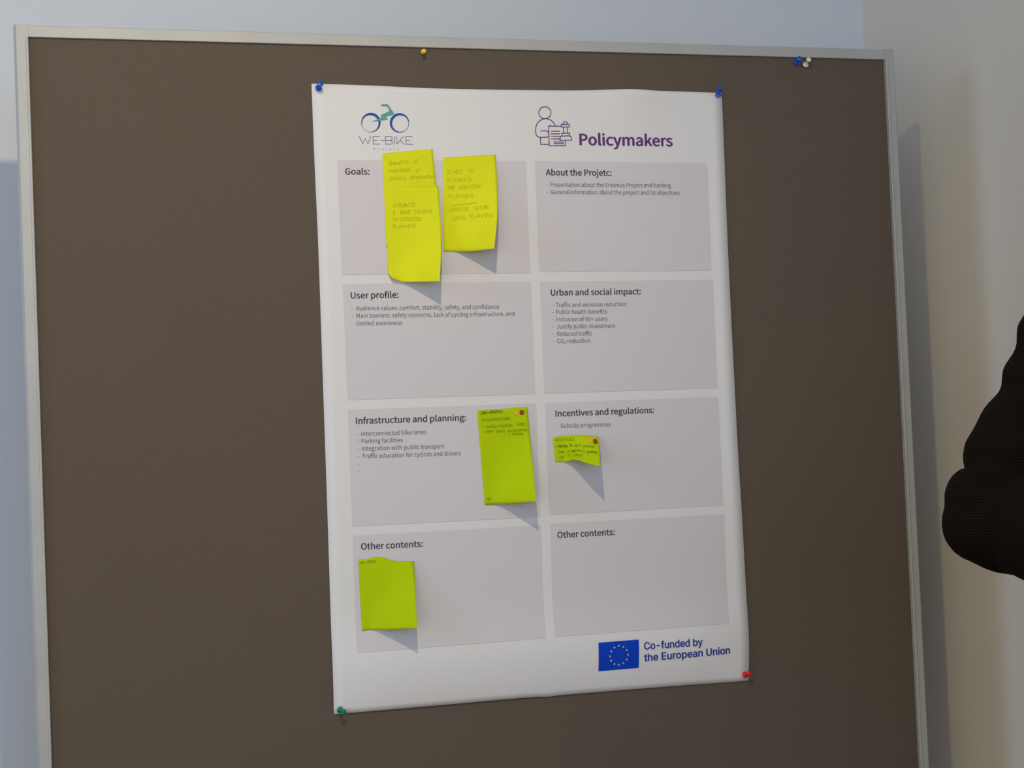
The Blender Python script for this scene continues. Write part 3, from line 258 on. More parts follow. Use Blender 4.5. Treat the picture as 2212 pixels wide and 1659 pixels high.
def mesh_obj(name, verts, faces, material, parent=None, origin=None, smooth=False, label=None):
    """verts in world metres; the object's own origin is `origin` (top level) or its parent's"""
    base = world_loc(parent) if parent else Vector(origin or (0, 0, 0))
    me = bpy.data.meshes.new(name)
    me.from_pydata([tuple(Vector(v) - base) for v in verts], [], faces)
    me.validate()
    me.update()
    if smooth:
        for p in me.polygons: p.use_smooth = True
    me.materials.append(M[material] if isinstance(material, str) else material)
    o = bpy.data.objects.new(name, me)
    COL.objects.link(o)
    if parent: o.parent = parent
    else: o.location = base
    if label: o['label'] = label
    return o

def bm_obj(name, bm, material, parent=None, origin=None, smooth=False, label=None):
    vs = [v.co.copy() for v in bm.verts]
    bm.verts.index_update()
    fs = [[v.index for v in f.verts] for f in bm.faces]
    bm.free()
    return mesh_obj(name, vs, fs, material, parent, origin, smooth, label)

def box_bm(lo, hi, bevel=0.0, seg=2, bm=None):
    own = bm is None
    b = bmesh.new()
    bmesh.ops.create_cube(b, size=1.0)
    for v in b.verts:
        v.co = Vector([lo[i] + (v.co[i] + 0.5) * (hi[i] - lo[i]) for i in range(3)])
    if bevel:
        bmesh.ops.bevel(b, geom=list(b.edges), offset=bevel, segments=seg, affect='EDGES', profile=0.5)
    bmesh.ops.recalc_face_normals(b, faces=list(b.faces))
    if own: return b
    me = bpy.data.meshes.new('t'); b.to_mesh(me); b.free(); bm.from_mesh(me); bpy.data.meshes.remove(me)
    return bm

def catmull(pts, t):
    n = len(pts) - 1
    x = t * n
    i = max(0, min(int(x), n - 1))
    f = x - i
    def P(k):
        if k < 0: return Vector(pts[0]) * 2 - Vector(pts[1])
        if k > n: return Vector(pts[n]) * 2 - Vector(pts[n - 1])
        return Vector(pts[k])
    a, b, c, d = P(i - 1), P(i), P(i + 1), P(i + 2)
    return 0.5 * ((2 * b) + (c - a) * f + (2 * a - 5 * b + 4 * c - d) * f * f + (3 * b - a - 3 * c + d) * f ** 3)

def catmull_arc(pts, n):
    """resample a polyline by arc length"""
    raw = [catmull(pts, i / 200) for i in range(201)]
    d = [0.0]
    for i in range(200): d.append(d[-1] + (raw[i + 1] - raw[i]).length)
    out = []
    j = 0
    for k in range(n + 1):
        s = d[-1] * k / n
        while j < 199 and d[j + 1] < s: j += 1
        t = (s - d[j]) / max(1e-9, d[j + 1] - d[j])
        out.append(raw[j].lerp(raw[j + 1], min(1, t)))
    return out

def ribbon(points, w, closed=False):
    """flat strip of width w round 2-D points -> (verts2d, faces)"""
    n = len(points)
    vs, fs = [], []
    P = [Vector(p) for p in points]
    for i in range(n):
        a = P[i - 1] if (i > 0 or closed) else P[i]
        b = P[(i + 1) % n] if (i < n - 1 or closed) else P[i]
        d1 = (P[i] - a); d2 = (b - P[i])
        if d1.length < 1e-9: d1 = d2
        if d2.length < 1e-9: d2 = d1
        d1 = d1.normalized(); d2 = d2.normalized()
        t = (d1 + d2)
        t = t.normalized() if t.length > 0.2 else d1
        nn = Vector((-t.y, t.x))
        k = min(1.8, 1 / max(0.4, nn.dot(Vector((-d1.y, d1.x)))))
        ext = Vector((0, 0))
        if not closed and i == 0: ext = -d2 * w * 0.4
        if not closed and i == n - 1: ext = d1 * w * 0.4
        vs += [P[i] + ext + nn * w * 0.5 * k, P[i] + ext - nn * w * 0.5 * k]
    m = n if closed else n - 1
    for i in range(m):
        j = (i + 1) % n
        fs.append((2 * i, 2 * i + 1, 2 * j + 1, 2 * j))
    return vs, fs

def glyph_mesh(text, font, bold=0.0):
    """filled outlines of a line of text in em/1000 units -> verts2d, faces, ink x-range"""
    cu = bpy.data.curves.new('line', 'CURVE')
    cu.dimensions = '2D'
    cu.fill_mode = 'BOTH'
    x = 0
    lo, hi = 1e9, -1e9
    for ch in text:
        adv, loops = font[ch]
        for L in loops:
            s = cu.splines.new('POLY')
            n = len(L) // 2
            s.points.add(n - 1)
            for i in range(n):
                px = x + L[2 * i]
                s.points[i].co = (px / 1000, L[2 * i + 1] / 1000, 0, 1)
                lo = min(lo, px); hi = max(hi, px)
            s.use_cyclic_u = True
        x += adv
    cu.offset = 0.0
    o = bpy.data.objects.new('line', cu)
    COL.objects.link(o)
    if bold:
        cu.offset = bold
    dg = bpy.context.evaluated_depsgraph_get()
    me = bpy.data.meshes.new_from_object(o.evaluated_get(dg), depsgraph=dg)
    vs = [(v.co.x, v.co.y) for v in me.vertices]
    fs = [tuple(p.vertices) for p in me.polygons]
    bpy.data.objects.remove(o)
    bpy.data.curves.remove(cu)
    bpy.data.meshes.remove(me)
    return vs, fs, lo / 1000, hi / 1000

# ------------------------------------------------------------------ setting
WB, WR = 0.385, 1.0370          # back wall plane, right wall plane
CZ = 2.50
def struct(name, lo, hi, material):
    o = bm_obj(name, box_bm(lo, hi), material, origin=lo)
    o['kind'] = 'structure'
    return o
struct('floor', (-2.75, -4.2, -0.1), (WR + 0.12, WB + 0.12, 0.0), 'floor')
struct('ceiling', (-2.75, -4.2, CZ), (WR + 0.12, WB + 0.12, CZ + 0.1), 'ceiling')
struct('wall_back', (-2.75, WB, 0.0), (WR, WB + 0.12, CZ), 'wall')
struct('wall_right', (WR, -4.2, 0.0), (WR + 0.12, WB + 0.12, CZ), 'wall_warm')
# left wall with its window opening
bm = box_bm((-2.75, -4.2, 0.0), (-2.65, WB, 0.90))
box_bm((-2.75, -4.2, 2.30), (-2.65, WB, CZ), bm=bm)
box_bm((-2.75, -4.2, 0.90), (-2.65, -2.80, 2.30), bm=bm)
box_bm((-2.75, -0.70, 0.90), (-2.65, WB, 2.30), bm=bm)
o = bm_obj('wall_left', bm, 'wall', origin=(-2.7, 0, 0)); o['kind'] = 'structure'
bm = box_bm((-2.74, -2.80, 0.90), (-2.66, -2.74, 2.30))
box_bm((-2.74, -0.76, 0.90), (-2.66, -0.70, 2.30), bm=bm)
box_bm((-2.74, -2.74, 0.90), (-2.66, -0.76, 0.96), bm=bm)
box_bm((-2.74, -2.74, 2.24), (-2.66, -0.76, 2.30), bm=bm)
box_bm((-2.73, -1.78, 0.96), (-2.67, -1.72, 2.24), bm=bm)
o = bm_obj('window_1', bm, 'window', origin=(-2.7, -1.75, 0.9)); o['kind'] = 'structure'
for nm, lo, hi in (('baseboard_back', (-2.65, WB - 0.012, 0), (WR - 0.012, WB, 0.07)), ('baseboard_right', (WR - 0.012, -4.2, 0), (WR, WB - 0.012, 0.07))):
    o = bm_obj(nm, box_bm(lo, hi, 0.002), 'window', origin=lo); o['kind'] = 'structure'

# ------------------------------------------------------------------ pin board
XL, XR = -0.3617, 0.8565        # fabric edges
ZB, ZTOP = 0.40, 1.8650         # fabric bottom and top
PW, PH = 0.0180, 0.0150         # post width, rail height
board = empty('pinboard', ((XL + XR) / 2, 0.01, 0), 'tall freestanding pinboard of taupe woven fabric in a silver aluminium frame', 'pinboard')
bm = box_bm((XL, 0.0, ZB), (XR, 0.016, ZTOP))
bm_obj('fabric_panel', bm, 'fabric', board)
def rail(name, lo, hi, b=0.0009, label=None):
    return bm_obj(name, box_bm(lo, hi, b, 2), 'alu', board, smooth=False, label=label)
rail('frame_rail', (XL - 0.001, -0.0045, ZTOP), (XR + 0.001, 0.020, ZTOP + PH))
rail('frame_rail', (XL - 0.001, -0.0045, ZB - PH), (XR + 0.001, 0.020, ZB))
for s, x in ((-1, XL - PW), (1, XR)):
    w = PW if s < 0 else 0.0155
    # post section with a chamfer down its outer corner
    sec = [(x, 0.022), (x, -0.0015), (x + 0.0032, -0.0052), (x + w, -0.0052), (x + w, 0.022)]
    if s > 0: sec = [(x, 0.022), (x, -0.0052), (x + w - 0.0022, -0.0052), (x + w, -0.0025), (x + w, 0.022)]
    zt = ZTOP + PH + 0.0008
    vs = [(a, b, 0.03) for a, b in sec] + [(a, b, zt) for a, b in sec]
    fs = [(i, (i + 1) % 5, 5 + (i + 1) % 5, 5 + i) for i in range(5)] + [(4, 3, 2, 1, 0), (5, 6, 7, 8, 9)]
    mesh_obj('side_post', vs, fs, 'alu', board)
    # thin raised lip along the fabric
    lx = XL - 0.0035 if s < 0 else XR
    rail('post_lip', (lx, -0.0068, ZB), (lx + 0.0035, -0.0040, ZTOP), 0.001)
    cx = x + w / 2
    bm = box_bm((cx - 0.02, -0.24, 0.006), (cx + 0.02, 0.26, 0.03), 0.006)
    bm_obj('foot', bm, 'alu', board)
    for yy in (-0.22, 0.24):
        bm = bmesh.new()
        bmesh.ops.create_cone(bm, cap_ends=True, segments=20, radius1=0.016, radius2=0.014, depth=0.008,
                              matrix=Matrix.Translation((cx, yy, 0.004)))
        bm_obj('foot_glide', bm, 'rubber', board)

# ------------------------------------------------------------------ poster
PX0, PX1, PZ0, PZ1 = 0.0, 0.594, 0.9715, 1.8125
def bulge(x, z):
    s = min(1, max(0, (x - PX0) / (PX1 - PX0)))
    t = (PZ1 - z) / (PZ1 - PZ0)
    ends = min(1, max(0, min(s, 1 - s) / 0.12)) ** 0.7
    b = 0.0
    # belly just above the bottom edge, pulled back at the two corner pins
    if t < 0.93:
        belly = math.exp(-((t - 0.93) / 0.055) ** 2)
    else:
        belly = 1 - 0.90 * ((t - 0.93) / 0.07) ** 2
    b += 0.0105 * max(0.0, belly) * (0.3 + 0.7 * ends)
    # edge crinkle at the top
    b += 0.006 * math.exp(-((s - 0.78) / 0.07) ** 2) * math.exp(-max(0, t) / 0.045)
    b += 0.003 * math.exp(-((s - 0.30) / 0.16) ** 2) * math.exp(-max(0, t) / 0.03)
    # right edge stands off a little
    b += 0.004 * max(0, (s - 0.95) / 0.05) * math.sin(math.pi * min(1, max(0, t)))
    return b
def on_poster(x, z, off=0.0):
    return (x, -(0.0012 + bulge(x, z) + off), z)

E4 = {k: catmull_arc([Vector((a, b, 0)) for a, b in v], 110 if k in ('left', 'right') else 40) for k, v in POSTER_EDGES.items()}
NS, NT = 40, 110
TL, TR, BL_, BR_ = E4['top'][0], E4['top'][-1], E4['bottom'][0], E4['bottom'][-1]
pv = []
for j in range(NT + 1):
    t = j / NT
    for i in range(NS + 1):
        s = i / NS
        c = (E4['top'][i] * (1 - t) + E4['bottom'][i] * t + E4['left'][j] * (1 - s) + E4['right'][j] * s
             - (TL * (1 - s) * (1 - t) + TR * s * (1 - t) + BL_ * (1 - s) * t + BR_ * s * t))
        pv.append(on_poster(c.x, c.y))
NV = len(pv)
pv += [(x, y + 0.0003, z) for x, y, z in pv]
W1 = NS + 1
pf = []
for j in range(NT):
    for i in range(NS):
        a = j * W1 + i
        pf.append((a, a + W1, a + W1 + 1, a + 1))
        pf.append((NV + a, NV + a + 1, NV + a + W1 + 1, NV + a + W1))
rim = [i for i in range(W1)] + [j * W1 + NS for j in range(1, NT + 1)] + [NT * W1 + i for i in range(NS - 1, -1, -1)] + [j * W1 for j in range(NT - 1, 0, -1)]
for k in range(len(rim)):
    a, b = rim[k], rim[(k + 1) % len(rim)]
    pf.append((a, b, NV + b, NV + a))
poster = empty('poster', (0.297, -0.001, 1.39), 'large white poster headed Policymakers with eight grey text boxes, pinned on the board', 'poster')
mesh_obj('paper_sheet', pv, pf, 'paper', poster, smooth=True)

def print2d(name, vs, fs, material, parent, off):
    return mesh_obj(name, [on_poster(v[0], v[1], off + (v[2] if len(v) > 2 else 0.0)) for v in vs], fs, material, parent, smooth=True)

def fit_line(items, font, bold, cap):
    """items: (text, (x0,z0,x1,z1)) -> one mesh lying along its baseline(s)"""
    vs, fs = [], []
    for text, (x0, z0, x1, z1) in items:
        c = cap
        if text[0] == '_':
            text = text[1:]; c = cap * 0.6
        gv, gf, lo, hi = glyph_mesh(text, font)
        d = Vector((x1 - x0, z1 - z0))
        ln = d.length
        d.normalize()
        n = Vector((-d.y, d.x))
        k = ln / (hi - lo)
        # heavier weights: the outline struck again, shifted by a fraction of the stem
        shifts = [(0, 0)] if not bold else [(-bold, 0), (bold, 0), (0, bold * 0.6), (0, -bold * 0.6)] + ([(0, 0)] if bold > 0.05 else [])
        for layer, (sx, sy) in enumerate(shifts):
            o = len(vs)
            for gx, gy in gv:
                if text == '-': gy = (gy - 0.45) * 0.8 + 0.1
                p = Vector((x0, z0)) + d * (gx - lo + sx) * k + n * (gy + sy) * c
                vs.append((p.x, p.y, layer * 0.00004))
            fs += [tuple(i + o for i in f) for f in gf]
    return vs, fs

for quad, items in PANELS:
    q = [Vector((quad[2 * i], quad[2 * i + 1])) for i in range(4)]
    vs, fs = [], []
    nx, nz = 16, 24
    for j in range(nz + 1):
        for i in range(nx + 1):
            s, t = i / nx, j / nz
            p = q[0] * (1 - s) * (1 - t) + q[1] * s * (1 - t) + q[2] * s * t + q[3] * (1 - s) * t
            vs.append((p.x, p.y))
    for j in range(nz):
        for i in range(nx):
            a = j * (nx + 1) + i
            fs.append((a, a + nx + 1, a + nx + 2, a + 1))
    pn = print2d('text_box', vs, fs, 'panel', poster, 0.0005)
    for it in items:
        if it[0] == 'heading_text':
            v2, f2 = fit_line([(it[1], it[2])], FONT_HUMANIST, 0.030, 0.0083)
            print2d('heading_text', v2, f2, 'ink', pn, 0.0009)
        else:
            v2, f2 = fit_line(it[1], FONT_HUMANIST, 0.0, 0.0058)
            print2d('bullet_text', v2, f2, 'ink_soft', pn, 0.0009)

v2, f2 = fit_line([('Policymakers', TITLE)], FONT_HUMANIST, 0.044, 0.0157)
o = print2d('title_text', v2, f2, 'purple', poster, 0.0005); o['label'] = 'bold purple title lettering'
vs, fs = [], []
for st in ICON_STROKES:
    a, b = ribbon(st, 0.00115)
    fs += [tuple(i + len(vs) for i in f) for f in b]; vs += a
o = print2d('title_icon', vs, fs, 'purple', poster, 0.0005); o['label'] = 'purple line icon of a person with a document and a stamp'

logo = None
for outer, inner in LOGO_WHEELS:
    n = len(outer)
    vs = list(outer) + list(inner)
    fs = [(i, (i + 1) % n, n + (i + 1) % n, n + i) for i in range(n)]
    o = print2d('logo_wheel', vs, fs, 'logo_blue', poster, 0.0005)
vs = list(LOGO_FRAME)
fs = [(0, 1, 11, 12), (1, 2, 10, 11), (2, 3, 4, 10), (4, 8, 9, 10), (4, 5, 6, 8), (6, 7, 8)]
o = print2d('logo_frame', vs, fs, 'teal', poster, 0.0008); o['label'] = 'teal zigzag bicycle frame of the logo'
vs, fs = [], []
for st in LOGO_LETTERS:
    a, b = ribbon(st, 0.00075)
    fs += [tuple(i + len(vs) for i in f) for f in b]; vs += a
print2d('logo_text', vs, fs, 'logo_grey', poster, 0.0005)
v2, f2 = [], []
for ch, sg in LOGO_SUB:
    a, b = fit_line([(ch, sg)], FONT_GROTESK, 0.0, 0.0031)
    f2 += [tuple(i + len(v2) for i in f) for f in b]; v2 += a
print2d('logo_subtitle', v2, f2, 'logo_pale', poster, 0.0005)

q = [Vector((FLAG[2 * i], FLAG[2 * i + 1])) for i in range(4)]
def bil(q, s, t): return q[0] * (1 - s) * (1 - t) + q[1] * s * (1 - t) + q[2] * s * t + q[3] * (1 - s) * t
vs = [tuple(bil(q, i / 6, j / 4)) for j in range(5) for i in range(7)]
fs = [(j * 7 + i, (j + 1) * 7 + i, (j + 1) * 7 + i + 1, j * 7 + i + 1) for j in range(4) for i in range(6)]
flag = print2d('flag', vs, fs, 'flag_blue', poster, 0.0005); flag['label'] = 'blue flag with a ring of twelve stars'
for k in range(12):
    a = math.pi / 6 * k
    cx, cz = 0.5 + math.sin(a) * 0.333 / 1.5, 0.5 - math.cos(a) * 0.333
    vs = []
    for m_ in range(10):
        r = (0.046 if m_ % 2 == 0 else 0.022)
        b = math.pi / 5 * m_
        vs.append(tuple(bil(q, cx + math.sin(b) * r / 1.5, cz - math.cos(b) * r)))
    cc = bil(q, cx, cz)
    vs.append(tuple(cc))
    fs = [(i, (i + 1) % 10, 10) for i in range(10)]
    print2d('star', vs, fs, 'star', flag, 0.0008)
v2, f2 = fit_line(EU_LINES, FONT_GROTESK, 0.042, 0.0101)
o = print2d('funding_text', v2, f2, 'navy', poster, 0.0005); o['label'] = 'two lines of bold navy lettering'

# ------------------------------------------------------------------ sticky notes
STROKES = {
 'A': '0,0 2,6 4,0|.8,2.2 3.2,2.2', 'B': '0,0 0,6 2.6,6 3.4,4.8 2.6,3.2 0,3.1|2.6,3.2 3.7,1.7 2.7,0 0,0', 'C': '3.6,5.2 2.2,6 .6,4.8 .2,3 .8,.8 2.4,0 3.8,.8',
 'E': '3.4,6 0,6 0,0 3.6,0|0,3.1 2.8,3.2', 'F': '3.4,6 0,6 0,0|0,3.1 2.6,3.2', 'G': '3.8,5 2.4,6 .6,5 .1,3 .8,.6 2.4,0 3.7,1 3.8,2.7 2.3,2.7',
 'H': '0,6 0,0|3.6,6 3.6,0|0,3 3.6,3.1', 'I': '.4,6 .4,0', 'K': '0,6 0,0|3.4,6 .1,2.8 3.6,0', 'L': '.2,6 0,0 3.2,.1', 'M': '0,0 .4,6 2.2,2 4,6 4.4,0',
 'N': '0,0 0,6 3.5,0 3.6,6', 'O': '2,6 .5,5 0,3 .6,.8 2,0 3.4,.9 4,3 3.4,5.2 2,6', 'P': '0,0 0,6 2.4,6 3.4,4.7 2.5,3 0,2.8', 'R': '0,0 0,6 2.4,6 3.4,4.7 2.4,3 0,2.8|1.6,2.9 3.6,0',
 'S': '3.6,5.2 2.2,6 .5,5 .7,3.6 3,2.6 3.5,1.2 2,0 0,.8', 'T': '0,6 4,6|2,6 1.9,0', 'U': '0,6 .1,1.4 1.4,0 3,.5 3.6,2 3.7,6', 'V': '0,6 1.8,0 3.8,6',
 'a': '3,3.4 1.6,4 .2,2.6 .3,.8 1.5,0 2.8,1.4 3,4 3.1,.6 3.6,0', 'b': '.2,6.4 .2,0 2,.1 3,1.6 2.4,3.6 .4,3', 'c': '2.8,3.4 1.4,4 .2,2.4 .6,.5 2,0 3,.8', 'd': '3,6.4 3,0|3,3 1.6,4 .2,2.5 .6,.4 2,.1 3,1.4',
 'e': '.3,2 2.8,2.4 2,4 .8,3.6 .2,1.8 1,0 3,.6', 'f': '2.6,6 1.4,6.2 .9,4.5 .8,-.6|0,3.6 2.2,3.8', 'g': '2.8,3.6 1.2,4 .3,2.4 1,.6 2.6,1.2 2.9,3.8 2.7,-1.2 1.2,-2 .2,-1.2', 'h': '.2,6.4 .2,0 .4,2.8 1.8,3.9 2.6,2.6 2.8,0',
 'i': '.4,3.8 .5,.4 1,0|.5,5.2 .6,5.4', 'k': '.2,6.2 .2,0|2.4,3.8 .4,1.8 2.8,0', 'l': '.4,6.4 .3,.5 1,0', 'm': '.1,3.8 .2,0 .4,2.8 1.4,3.8 2,2.4 2,0 2.2,2.8 3.4,3.8 4,2 4.1,0', 'n': '.1,3.8 .2,0 .5,2.8 1.9,3.9 2.6,2.4 2.8,0',
 'o': '1.5,4 .3,2.8 .4,.8 1.6,0 2.8,1 2.9,3 1.5,4', 'p': '.3,3.8 .1,-2.2|.3,3 1.8,4 2.9,2.4 2,.2 .4,.6', 'r': '.1,3.8 .3,0 .6,2.8 2,3.8', 's': '2.4,3.6 1,4 .5,2.8 2.2,1.6 2,.2 .2,.2', 't': '1.2,5.8 1,.8 1.8,0 2.4,.4|0,3.9 2.4,4',
 'u': '.2,3.8 .3,.8 1.4,0 2.6,1.4 2.8,3.8 2.9,0', 'v': '.1,3.8 1.4,0 2.7,3.9', 'w': '.1,3.8 .9,0 2,3 3,0 4,3.9', 'x': '0,3.8 2.6,0|2.6,3.8 0,0', 'y': '.2,3.8 1.4,.4|2.9,3.8 .8,-2.2', ',': '.4,.3 .1,-1.2',
 '-': '0,2.4 3,2.5', '_': '0,0 3,0', '+': '0,2 3,2|1.5,3.5 1.5,.5', '>': '0,4 3,2.2 .2,0',
}
def word_strokes(word):
    """single-line letters -> strokes in a unit box (0..1 along, 6 = cap height)"""
    x = 0; out = []
    for ch in word:
        w = 0; loc = []
        for st in STROKES[ch].split('|'):
            pts = [tuple(float(c) for c in p.split(',')) for p in st.split()]
            w = max(w, max(p[0] for p in pts))
            loc.append(pts)
        for pts in loc:
            out.append([(x + px + random.uniform(-.34, .34), py + random.uniform(-.5, .5)) for px, py in pts])
        x += w + 0.7
    L = max(p[0] for s in out for p in s); l0 = min(p[0] for s in out for p in s)
    return [[((px - l0) / max(1e-6, L - l0), py / 6) for px, py in s] for s in out]

NOTE_INFO = {
 'yellow_upper': ('upper yellow sticky note reading Benefits of, its foot covered by another note', 'note_yellow', 'pencil', 0.00044),
 'yellow_lower': ('yellow sticky note overlapping another above it, its bottom left corner curled', 'note_yellow', 'pencil', 0.00044),
 'yellow_right': ('yellow sticky note by itself right of the overlapping pair, reading Start to', 'note_yellow', 'pencil', 0.00044),
 'green_tall': ('tall lime green sticky note beside the Infrastructure and planning text, two round stickers', 'note_green', 'pen', 0.00042),
 'green_torn_top': ('small torn lime green sticky note curling off the Incentives and regulations box', 'note_green', 'pen', 0.00042),
 'green_torn_bottom': ('almost blank lime green sticky note with torn wavy top in lower left Other contents box', 'note_green', 'pen', 0.00042),
}
def note_point(g, u, v):
    p = catmull([catmull(r, u) for r in g], v)
    free = min(1.0, max(0.0, (-p.y - 0.003) / 0.02))
    p.y -= bulge(p.x, p.z) * (1 - free) + 0.0004
    return p
def note_normal(g, u, v):
    e = 0.004
    a = note_point(g, min(1, u + e), v) - note_point(g, max(0, u - e), v)
    b = note_point(g, u, min(1, v + e)) - note_point(g, u, max(0, v - e))
    n = a.cross(b)
    n.normalize()
    return n if n.y < 0 else -n
for key, info in NOTES.items():
    label, mt, ink, pen_w = NOTE_INFO[key]
    g = info['grid']
    root = empty('sticky_note', tuple(note_point(g, .5, 0)), label, 'sticky note')
    nu, nv = 20, 28
    front, back = [], []
    for j in range(nv + 1):
        for i in range(nu + 1):
            p = note_point(g, i / nu, j / nv); n = note_normal(g, i / nu, j / nv)
            front.append(p); back.append(p - n * 0.00015)
    K = len(front); w1 = nu + 1
    fs = []
    for j in range(nv):
        for i in range(nu):
            a = j * w1 + i
            fs += [(a, a + w1, a + w1 + 1, a + 1), (K + a, K + a + 1, K + a + w1 + 1, K + a + w1)]
    rim = [i for i in range(w1)] + [j * w1 + nu for j in range(1, nv + 1)] + [nv * w1 + i for i in range(nu - 1, -1, -1)] + [j * w1 for j in range(nv - 1, 0, -1)]
    for k in range(len(rim)):
        a, b = rim[k], rim[(k + 1) % len(rim)]
        fs.append((a, b, K + b, K + a))
    mesh_obj('note_sheet', front + back, fs, mt, root, smooth=True)
    # size of the note to keep pen width even
    wu = (note_point(g, 1, .2) - note_point(g, 0, .2)).length
    hv = (note_point(g, .3, 1) - note_point(g, .3, 0)).length
    vs, fs = [], []
    mark = ([], [])
    for word, u0, v0, u1, v1, du, dv in info['writing']:
        if word == 'o': keep = (vs, fs); vs, fs = mark
        for si, st in enumerate(word_strokes(word)):
            pts = [((u0 + (u1 - u0) * a + du * b) * wu, (v0 + (v1 - v0) * a + dv * b) * hv) for a, b in st]
            rv, rf = ribbon(pts, pen_w * (1.25 if word in ('USER', 'PROFILE', 'Having', 'omoe', '_', '>') and ink == 'pen' else 1.0))
            o0 = len(vs)
            for p in rv:
                u, v = p[0] / wu, p[1] / hv
                u = min(1, max(0, u)); v = min(1, max(0, v))
                vs.append(note_point(g, u, v) + note_normal(g, u, v) * (0.0003 + 0.00002 * ((si * 5 + len(vs)) % 11)))
            fs += [tuple(i + o0 for i in f) for f in rf]
        if word == 'o': vs, fs = keep
    if mark[0]: mesh_obj('pen_mark', mark[0], mark[1], ink, root)
    mesh_obj('handwriting', vs, fs, ink, root, label='faint pencil handwriting' if ink == 'pencil' else 'dark pen handwriting')
    for c, u, v, r in info['dots']:
        R_ = 0.0035 if c == 'red' else 0.0031
        vs = [note_point(g, u, v) + note_normal(g, u, v) * 0.0005]
        for k in range(28):
            a = 2 * math.pi * k / 28
            uu, vv = u + math.cos(a) * R_ / wu, v + math.sin(a) * R_ / hv
            vs.append(note_point(g, uu, vv) + note_normal(g, uu, vv) * 0.0005)
        for k in range(28):
            vs.append(vs[1 + k] - note_normal(g, u, v) * 0.0003)
        fs = [(0, 1 + k, 1 + (k + 1) % 28) for k in range(28)] + [(1 + k, 29 + k, 29 + (k + 1) % 28, 1 + (k + 1) % 28) for k in range(28)]
        mesh_obj('round_sticker', vs, fs, 'dot_' + c, root, label='amber round sticker' if c == 'yellow' else 'dark red round sticker')

# ------------------------------------------------------------------ push pins
PIN_LABEL = {
 'blue_tl': 'blue push pin holding the top left corner of the poster',
 'blue_tr': 'blue push pin tilted upwards at the top right corner of the poster',
 'blue_rail': 'blue push pin under the top rail beside the white one',
 'white': 'white push pin leaning right under the top rail of the board',
 'green': 'green push pin holding the bottom left corner of the poster',
 'red': 'red push pin holding the bottom right corner of the poster',
 'yellow': 'yellow push pin seen end on, under the top rail',
}
PROFILE = [(0.0042, 0.0), (0.0042, 0.0038), (0.0048, 0.0046), (0.0053, 0.0042), (0.0062, 0.0029), (0.0074, 0.0020), (0.0105, 0.0017),
           (0.0145, 0.0018), (0.0158, 0.0024), (0.0167, 0.0033), (0.0176, 0.0037), (0.0184, 0.0036), (0.0188, 0.0029), (0.0189, 0.0)]
def lathe(base, axis, prof, seg=28):
    qz = axis.to_track_quat('Z', 'Y')
    vs, fs = [], []
    rings = []
    for h, r in prof:
        if r < 1e-6:
            rings.append([len(vs)]); vs.append(base + axis * h)
        else:
            rings.append(list(range(len(vs), len(vs) + seg)))
            for k in range(seg):
                a = 2 * math.pi * k / seg
                vs.append(base + qz @ Vector((math.cos(a) * r, math.sin(a) * r, h)))
    for A, B in zip(rings, rings[1:]):
        if len(A) == 1 and len(B) > 1: fs += [(A[0], B[(k + 1) % seg], B[k]) for k in range(seg)]
        elif len(B) == 1 and len(A) > 1: fs += [(A[k], A[(k + 1) % seg], B[0]) for k in range(seg)]
        else: fs += [(A[k], A[(k + 1) % seg], B[(k + 1) % seg], B[k]) for k in range(seg)]
    return vs, fs
for key, (x, y, z, dx, dy, dz) in PINS:
    ax = Vector((dx, dy, dz)).normalized()
    base = Vector((x, 0.0 if key in ('blue_rail', 'white', 'yellow') else y, z))
    root = empty('push_pin', tuple(base), PIN_LABEL[key], 'push pin')
    colr = {'blue_tl': 'pin_blue', 'blue_tr': 'pin_blue', 'blue_rail': 'pin_blue', 'white': 'pin_white', 'green': 'pin_green', 'red': 'pin_red', 'yellow': 'pin_yellow'}[key]
    k = 0.80 if key == 'yellow' else 1.0
    vs, fs = lathe(base, ax, [(h, r * k) for h, r in PROFILE])
    mesh_obj('grip', vs, fs, colr, root, smooth=True)
    vs, fs = lathe(base, ax, [(-0.006, 0.0), (-0.005, 0.0005), (0.0045, 0.0006), (0.0046, 0.0)], 10)
    mesh_obj('needle', vs, fs, 'steel', root, smooth=True)

# ------------------------------------------------------------------ ceiling spotlight
lampo = empty('ceiling_spotlight', (SPOT_AT.x, SPOT_AT.y, CZ), 'small white spotlight hanging from the ceiling in front of the board', 'lamp')
aim = (Vector((-0.25, 0.0, 1.22)) - SPOT_AT).normalized()
vs, fs = lathe(SPOT_AT - aim * 0.13, aim, [(0, 0), (0, 0.030), (0.015, 0.038), (0.115, 0.045), (0.120, 0.045), (0.120, 0.041), (0.09, 0.036), (0.09, 0.0)])
mesh_obj('lamp_housing', vs, fs, 'lamp', lampo, smooth=False)
vs, fs = lathe(Vector((SPOT_AT.x, SPOT_AT.y - 0.05, 2.33)), Vector((0, 0, 1)), [(0, 0), (0, 0.006), (0.155, 0.006), (0.155, 0.03), (0.17, 0.032), (0.17, 0.0)])
mesh_obj('lamp_stem', vs, fs, 'lamp', lampo, smooth=False)

